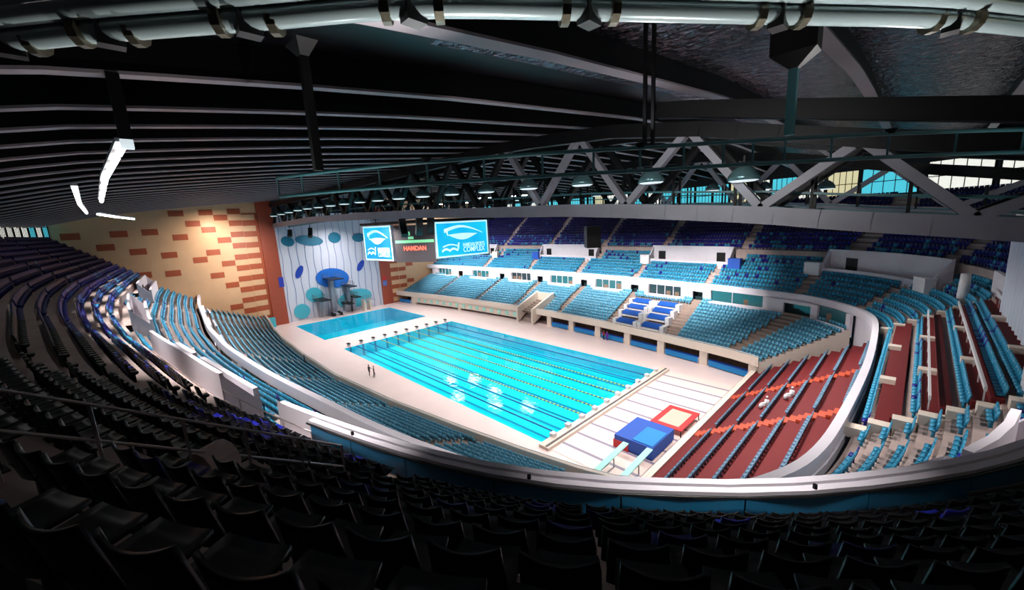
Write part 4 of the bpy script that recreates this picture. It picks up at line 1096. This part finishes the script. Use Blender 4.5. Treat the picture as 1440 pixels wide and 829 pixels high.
# white wall pieces by the right edge
w = MB(); q = SR(125.5, 133.5); A, B = R3(q, 7.3, 12.4), R3(q, 7.3, 15.6); w.strip(A, B); A2, B2 = R3(q, 7.6, 12.4), R3(q, 7.6, 15.6); w.strip(B, B2); w.strip(B2, A2)
tag(w.build('curved_partition', ['white_wall']), 'curved white partition at the right edge above the red rows', 'partition')
x, y, nx, ny = [v[0] for v in ring([124.0], 6.0)]
w = MB(); w.tube([(x, y, 12.2), (x, y, 15.0)], [.45, .36], 14); tag(w.build('round_pillar', ['white_paint'], None, True), 'stout round white pillar beside the upper red rows', 'pillar')
x, y, nx, ny = [v[0] for v in ring([152.6], 6.5)]
w = MB(); w.box((x-.2, y-3.2, 12.0), (x+.25, y+3.0, 14.2)); tag(w.build('marble_panel', ['white_paint']), 'narrow bright marbled panel at the near edge of the red rows', 'panel')

# ---------------------------------------------------------------- people
def person(loc, rz, pose, top, legs, lab, robe=None, scale=1.0):
    r = empty('person', loc, rz, lab, 'person'); V = []; E = []; Rr = []
    def chain(pts, rs, start=None):
        prev = start
        for p, q in zip(pts, rs):
            V.append(p); Rr.append(q); i = len(V)-1
            if prev is not None: E.append((prev, i))
            prev = i
        return prev
    sit = pose == 'sit'
    ph = .5 if sit else .93
    pel = chain([(0, 0, ph)], [.13]); ch = chain([(0, .01, ph+.22), (0, 0, ph+.42)], [.12, .14], pel); nk = chain([(0, 0, ph+.55), (0, -.01, ph+.63)], [.06, .055], ch)
    hd = chain([(0, -.02, ph+.72), (0, -.02, ph+.80)], [.095, .085], nk)
    for sx in (-1, 1):
        sh = chain([(sx*.17, 0, ph+.47)], [.065], ch)
        if pose == 'reach' : arm = [(sx*.24, -.12, ph+.25), (sx*.2, -.36, ph+.18), (sx*.2, -.44, ph+.17)]
        elif sit: arm = [(sx*.24, -.02, ph+.22), (sx*.17, -.24, ph+.12), (sx*.15, -.32, ph+.1)]
        else: arm = [(sx*.25, .02, ph+.2), (sx*.27, -.05, ph-.04), (sx*.27, -.08, ph-.12)]
        wr = chain(arm, [.045, .035, .03], sh); hp = V[wr]
        for k in range(4):
            b = (hp[0]+(k-1.5)*.02, hp[1]-.03, hp[2]-.03); chain([b, (b[0], b[1]-.03, b[2]-.03), (b[0], b[1]-.035, b[2]-.06-.006*(k == 1))], [.01, .009, .008], wr)
        chain([(hp[0]-sx*.035, hp[1]-.02, hp[2]-.01), (hp[0]-sx*.05, hp[1]-.05, hp[2]-.03)], [.011, .009], wr)
        if sit: leg = [(sx*.1, -.05, ph), (sx*.12, -.42, ph+.02), (sx*.12, -.44, .1), (sx*.12, -.56, .05)]
        else: st = .16*sx; leg = [(sx*.1, 0, ph-.08), (sx*.11, -st*.6-.03, .5), (sx*.11, -st*.2 if sx > 0 else .14, .09), (sx*.12, (-st*.2 if sx > 0 else .14)-.14, .04)]
        chain(leg, [.09, .065, .045, .04], pel)
    me = bpy.data.meshes.new('body'); me.from_pydata(V, E, []); o = bpy.data.objects.new('body', me); COL.objects.link(o)
    md = o.modifiers.new('skin', 'SKIN'); md.use_smooth_shade = True
    for i, q in enumerate(Rr): me.skin_vertices[0].data[i].radius = (q, q)
    me.skin_vertices[0].data[0].use_root = True
    sub = o.modifiers.new('sub', 'SUBSURF'); sub.levels = 1; sub.render_levels = 1
    dg = bpy.context.evaluated_depsgraph_get(); ev = o.evaluated_get(dg); m2 = bpy.data.meshes.new_from_object(ev)
    o.modifiers.clear(); o.data = m2; m2.materials.clear()
    for q in (top, legs, 'skin'): m2.materials.append(MATS[q])
    for p in m2.polygons:
        c = p.center; z = c[2]
        if z > ph+.6: mi = 2
        elif abs(c[0]) > .2 and z < ph+.28 and not sit and z > ph-.3: mi = 2
        elif sit and c[1] < -.22 and z > ph+.05 and z < ph+.2 and abs(c[0]) > .13: mi = 2
        elif z > ph+.0 and not (sit and c[1] < -.15): mi = 0
        else: mi = 1
        p.material_index = mi; p.use_smooth = True
    o.parent = r
    w = MB(); n = 10
    w.tube([(0, .0, ph+.78), (0, .005, ph+.84), (0, 0, ph+.885), (0, 0, ph+.9)], [.1, .1, .065, .01], 12); w.build('hair' if not robe else 'head_cloth', ['hair' if not robe else robe], r, True)
    w = MB(); w.tube([(0, -.115, ph+.76), (0, -.135, ph+.73)], [.01, .016], 6); w.build('nose', ['skin'], r)
    if robe:
        w = MB()
        if sit: w.tube([(0, 0, ph+.5), (0, 0, ph+.2), (0, -.05, ph), (0, -.3, ph-.05), (0, -.45, .3), (0, -.47, .12)], [.19, .2, .24, .22, .2, .22], 12)
        else: w.tube([(0, 0, ph+.5), (0, 0, ph), (0, 0, .1)], [.19, .2, .27], 12)
        w.build('robe', [robe], r, True)
    if scale != 1: r.scale = (scale,)*3
    return r
person((17.5, -3.1, 0), math.radians(200), 'reach', 'cloth_dark', 'trouser_grey', 'person in dark clothes standing on the near deck, the left one of two')
person((18.7, -2.9, 0), math.radians(160), 'stand', 'cloth_dark', 'cloth_dark', 'person in black standing on the near deck, the right one of two')
for (x, y, c, lab) in ((12.2, -10.3, 'cloth_teal', 'person in teal leaning at the front of the near lower stand'), (19, -11.1, 'cloth_dark', 'person in dark clothes seated at the front of the near lower stand')):
    person((x, y, lz(0)), PI, 'stand' if c == 'cloth_teal' else 'sit', c, 'trouser_grey', lab)
person((65.9, 14.0, rz(4)), -PI/2, 'sit', 'cloth_white', 'cloth_white', 'person in a white robe seated in the red stand, the left one', robe='cloth_white')
person((67.6, 15.2, rz(6)), -PI/2, 'sit', 'cloth_white', 'cloth_white', 'person in a white robe seated in the red stand, the right one', robe='cloth_white')
x, y, nx, ny = [v[0] for v in ring([215.0], 9.4)]
person((x, y, 15.4), math.atan2(ny, nx)-PI/2, 'reach', 'cloth_dark', 'cloth_dark', 'person in black bending among the near upper seats at left')
person((36.6, 32.9, 0), 0, 'stand', 'cloth_purple', 'cloth_purple', 'person in purple standing under the far stand', scale=1)
person((35.8, 33.0, 0), 0, 'stand', 'cloth_red', 'cloth_dark', 'person in dark red standing beside the one in purple')

# ---------------------------------------------------------------- light
def area(name, loc, target, power, size, col=(1, .97, .94), spread=120):
    l = bpy.data.lights.new(name, 'AREA'); l.energy = power; l.size = size; l.color = col; l.shape = 'DISK'; l.spread = math.radians(spread)
    o = bpy.data.objects.new(name, l); COL.objects.link(o); o.location = loc
    d = Vector(target)-Vector(loc); o.rotation_euler = d.to_track_quat('-Z', 'Y').to_euler(); return o
for x in np.arange(-18, 66, 10.4):
    area('pool_lamp', (x, 1.6, zc(x)-.75), (x, 8, 0), 1230, 1.2, spread=115)
    area('pool_lamp', (x, 23.5, zc(x)-.75), (x, 17, 0), 1230, 1.2, spread=115)
for x in np.arange(-22, 62, 14):
    area('far_stand_lamp', (x, 26.6, zc(x)-.3), (x, 46, 6), 2000, 1.0, spread=62)
for x in np.arange(-20, 50, 14):
    area('near_stand_lamp', (x, -1.5, zc(x)-.3), (x-2, -20, 8), 1300, 1.0, spread=62)
for s_ in np.arange(157, 246, 9.8):  # tube row light, plus added fill round the near bend
    p, t = R3([s_], 8.8, 24.4)[0], R3([s_], 5.2, 13)[0]
    area('near_roof_tube_fill', p, t, 400 if s_ > 176 else 200, .6, spread=62)
for y in (0, 12, 24):
    area('end_stand_lamp', (60, y, 21.6), (72, y, 7), 650, 1.0, spread=85)
for x, y in ((64.2, -20.4), (68.9, -16.4), (73.8, -11.6)):  # added upward fill for pipes, beams and foil ceiling
    area('catwalk_pipe_fill', (x, y, 24.15), (x+1.2, y-2.2, 27), 170, .3, spread=130)
for x, y in ((62, -18), (68, -13)):  # added dim fill for the camera side of the trusses
    area('truss_fill', (x, y, 24.2), (x-6, 8, 25), 260, .6, spread=110)
for s_ in (160.5, 165.5, 170.0, 174.5):  # added fill from below to brighten the overhead pipes
    p = R3([s_], 7.27, 15.75)[0]; t = R3([s_], 9.6, 25.4)[0]; area('barrier_pipe_fill', p, t, 210, .2, spread=66)
area('wall_wash', (-29, -12, 24.6), (-34, -12, 20.5), 420, .8, (1, .85, .68), 150)
area('wall_wash', (-24, 12, 23), (-34, 12, 8), 1000, 1.2, (1, 1, 1), 110)
area('wall_wash', (-20, -6, 22), (-34, -10, 12), 1300, 1.2, (1, .93, .85), 110)
wd = bpy.data.worlds.new('World'); S.world = wd; wd.use_nodes = True
wd.node_tree.nodes['Background'].inputs[0].default_value = (.3, .45, .7, 1); wd.node_tree.nodes['Background'].inputs[1].default_value = .012

# ---------------------------------------------------------------- camera
cd = bpy.data.cameras.new('camera'); cd.sensor_width = 36; cd.lens = 560.85/1440*36; cd.clip_start = .05; cd.clip_end = 500
co = bpy.data.objects.new('camera', cd); COL.objects.link(co); co.location = CAM
co.rotation_euler = (1.38674555, .0511306, .792018869); S.camera = co
S.view_settings.view_transform = 'Standard'; S.view_settings.look = 'None'; S.view_settings.gamma = 1; S.view_settings.exposure = 0
S.view_settings.use_curve_mapping = False
S.cycles.max_bounces = 6; S.cycles.transparent_max_bounces = 6
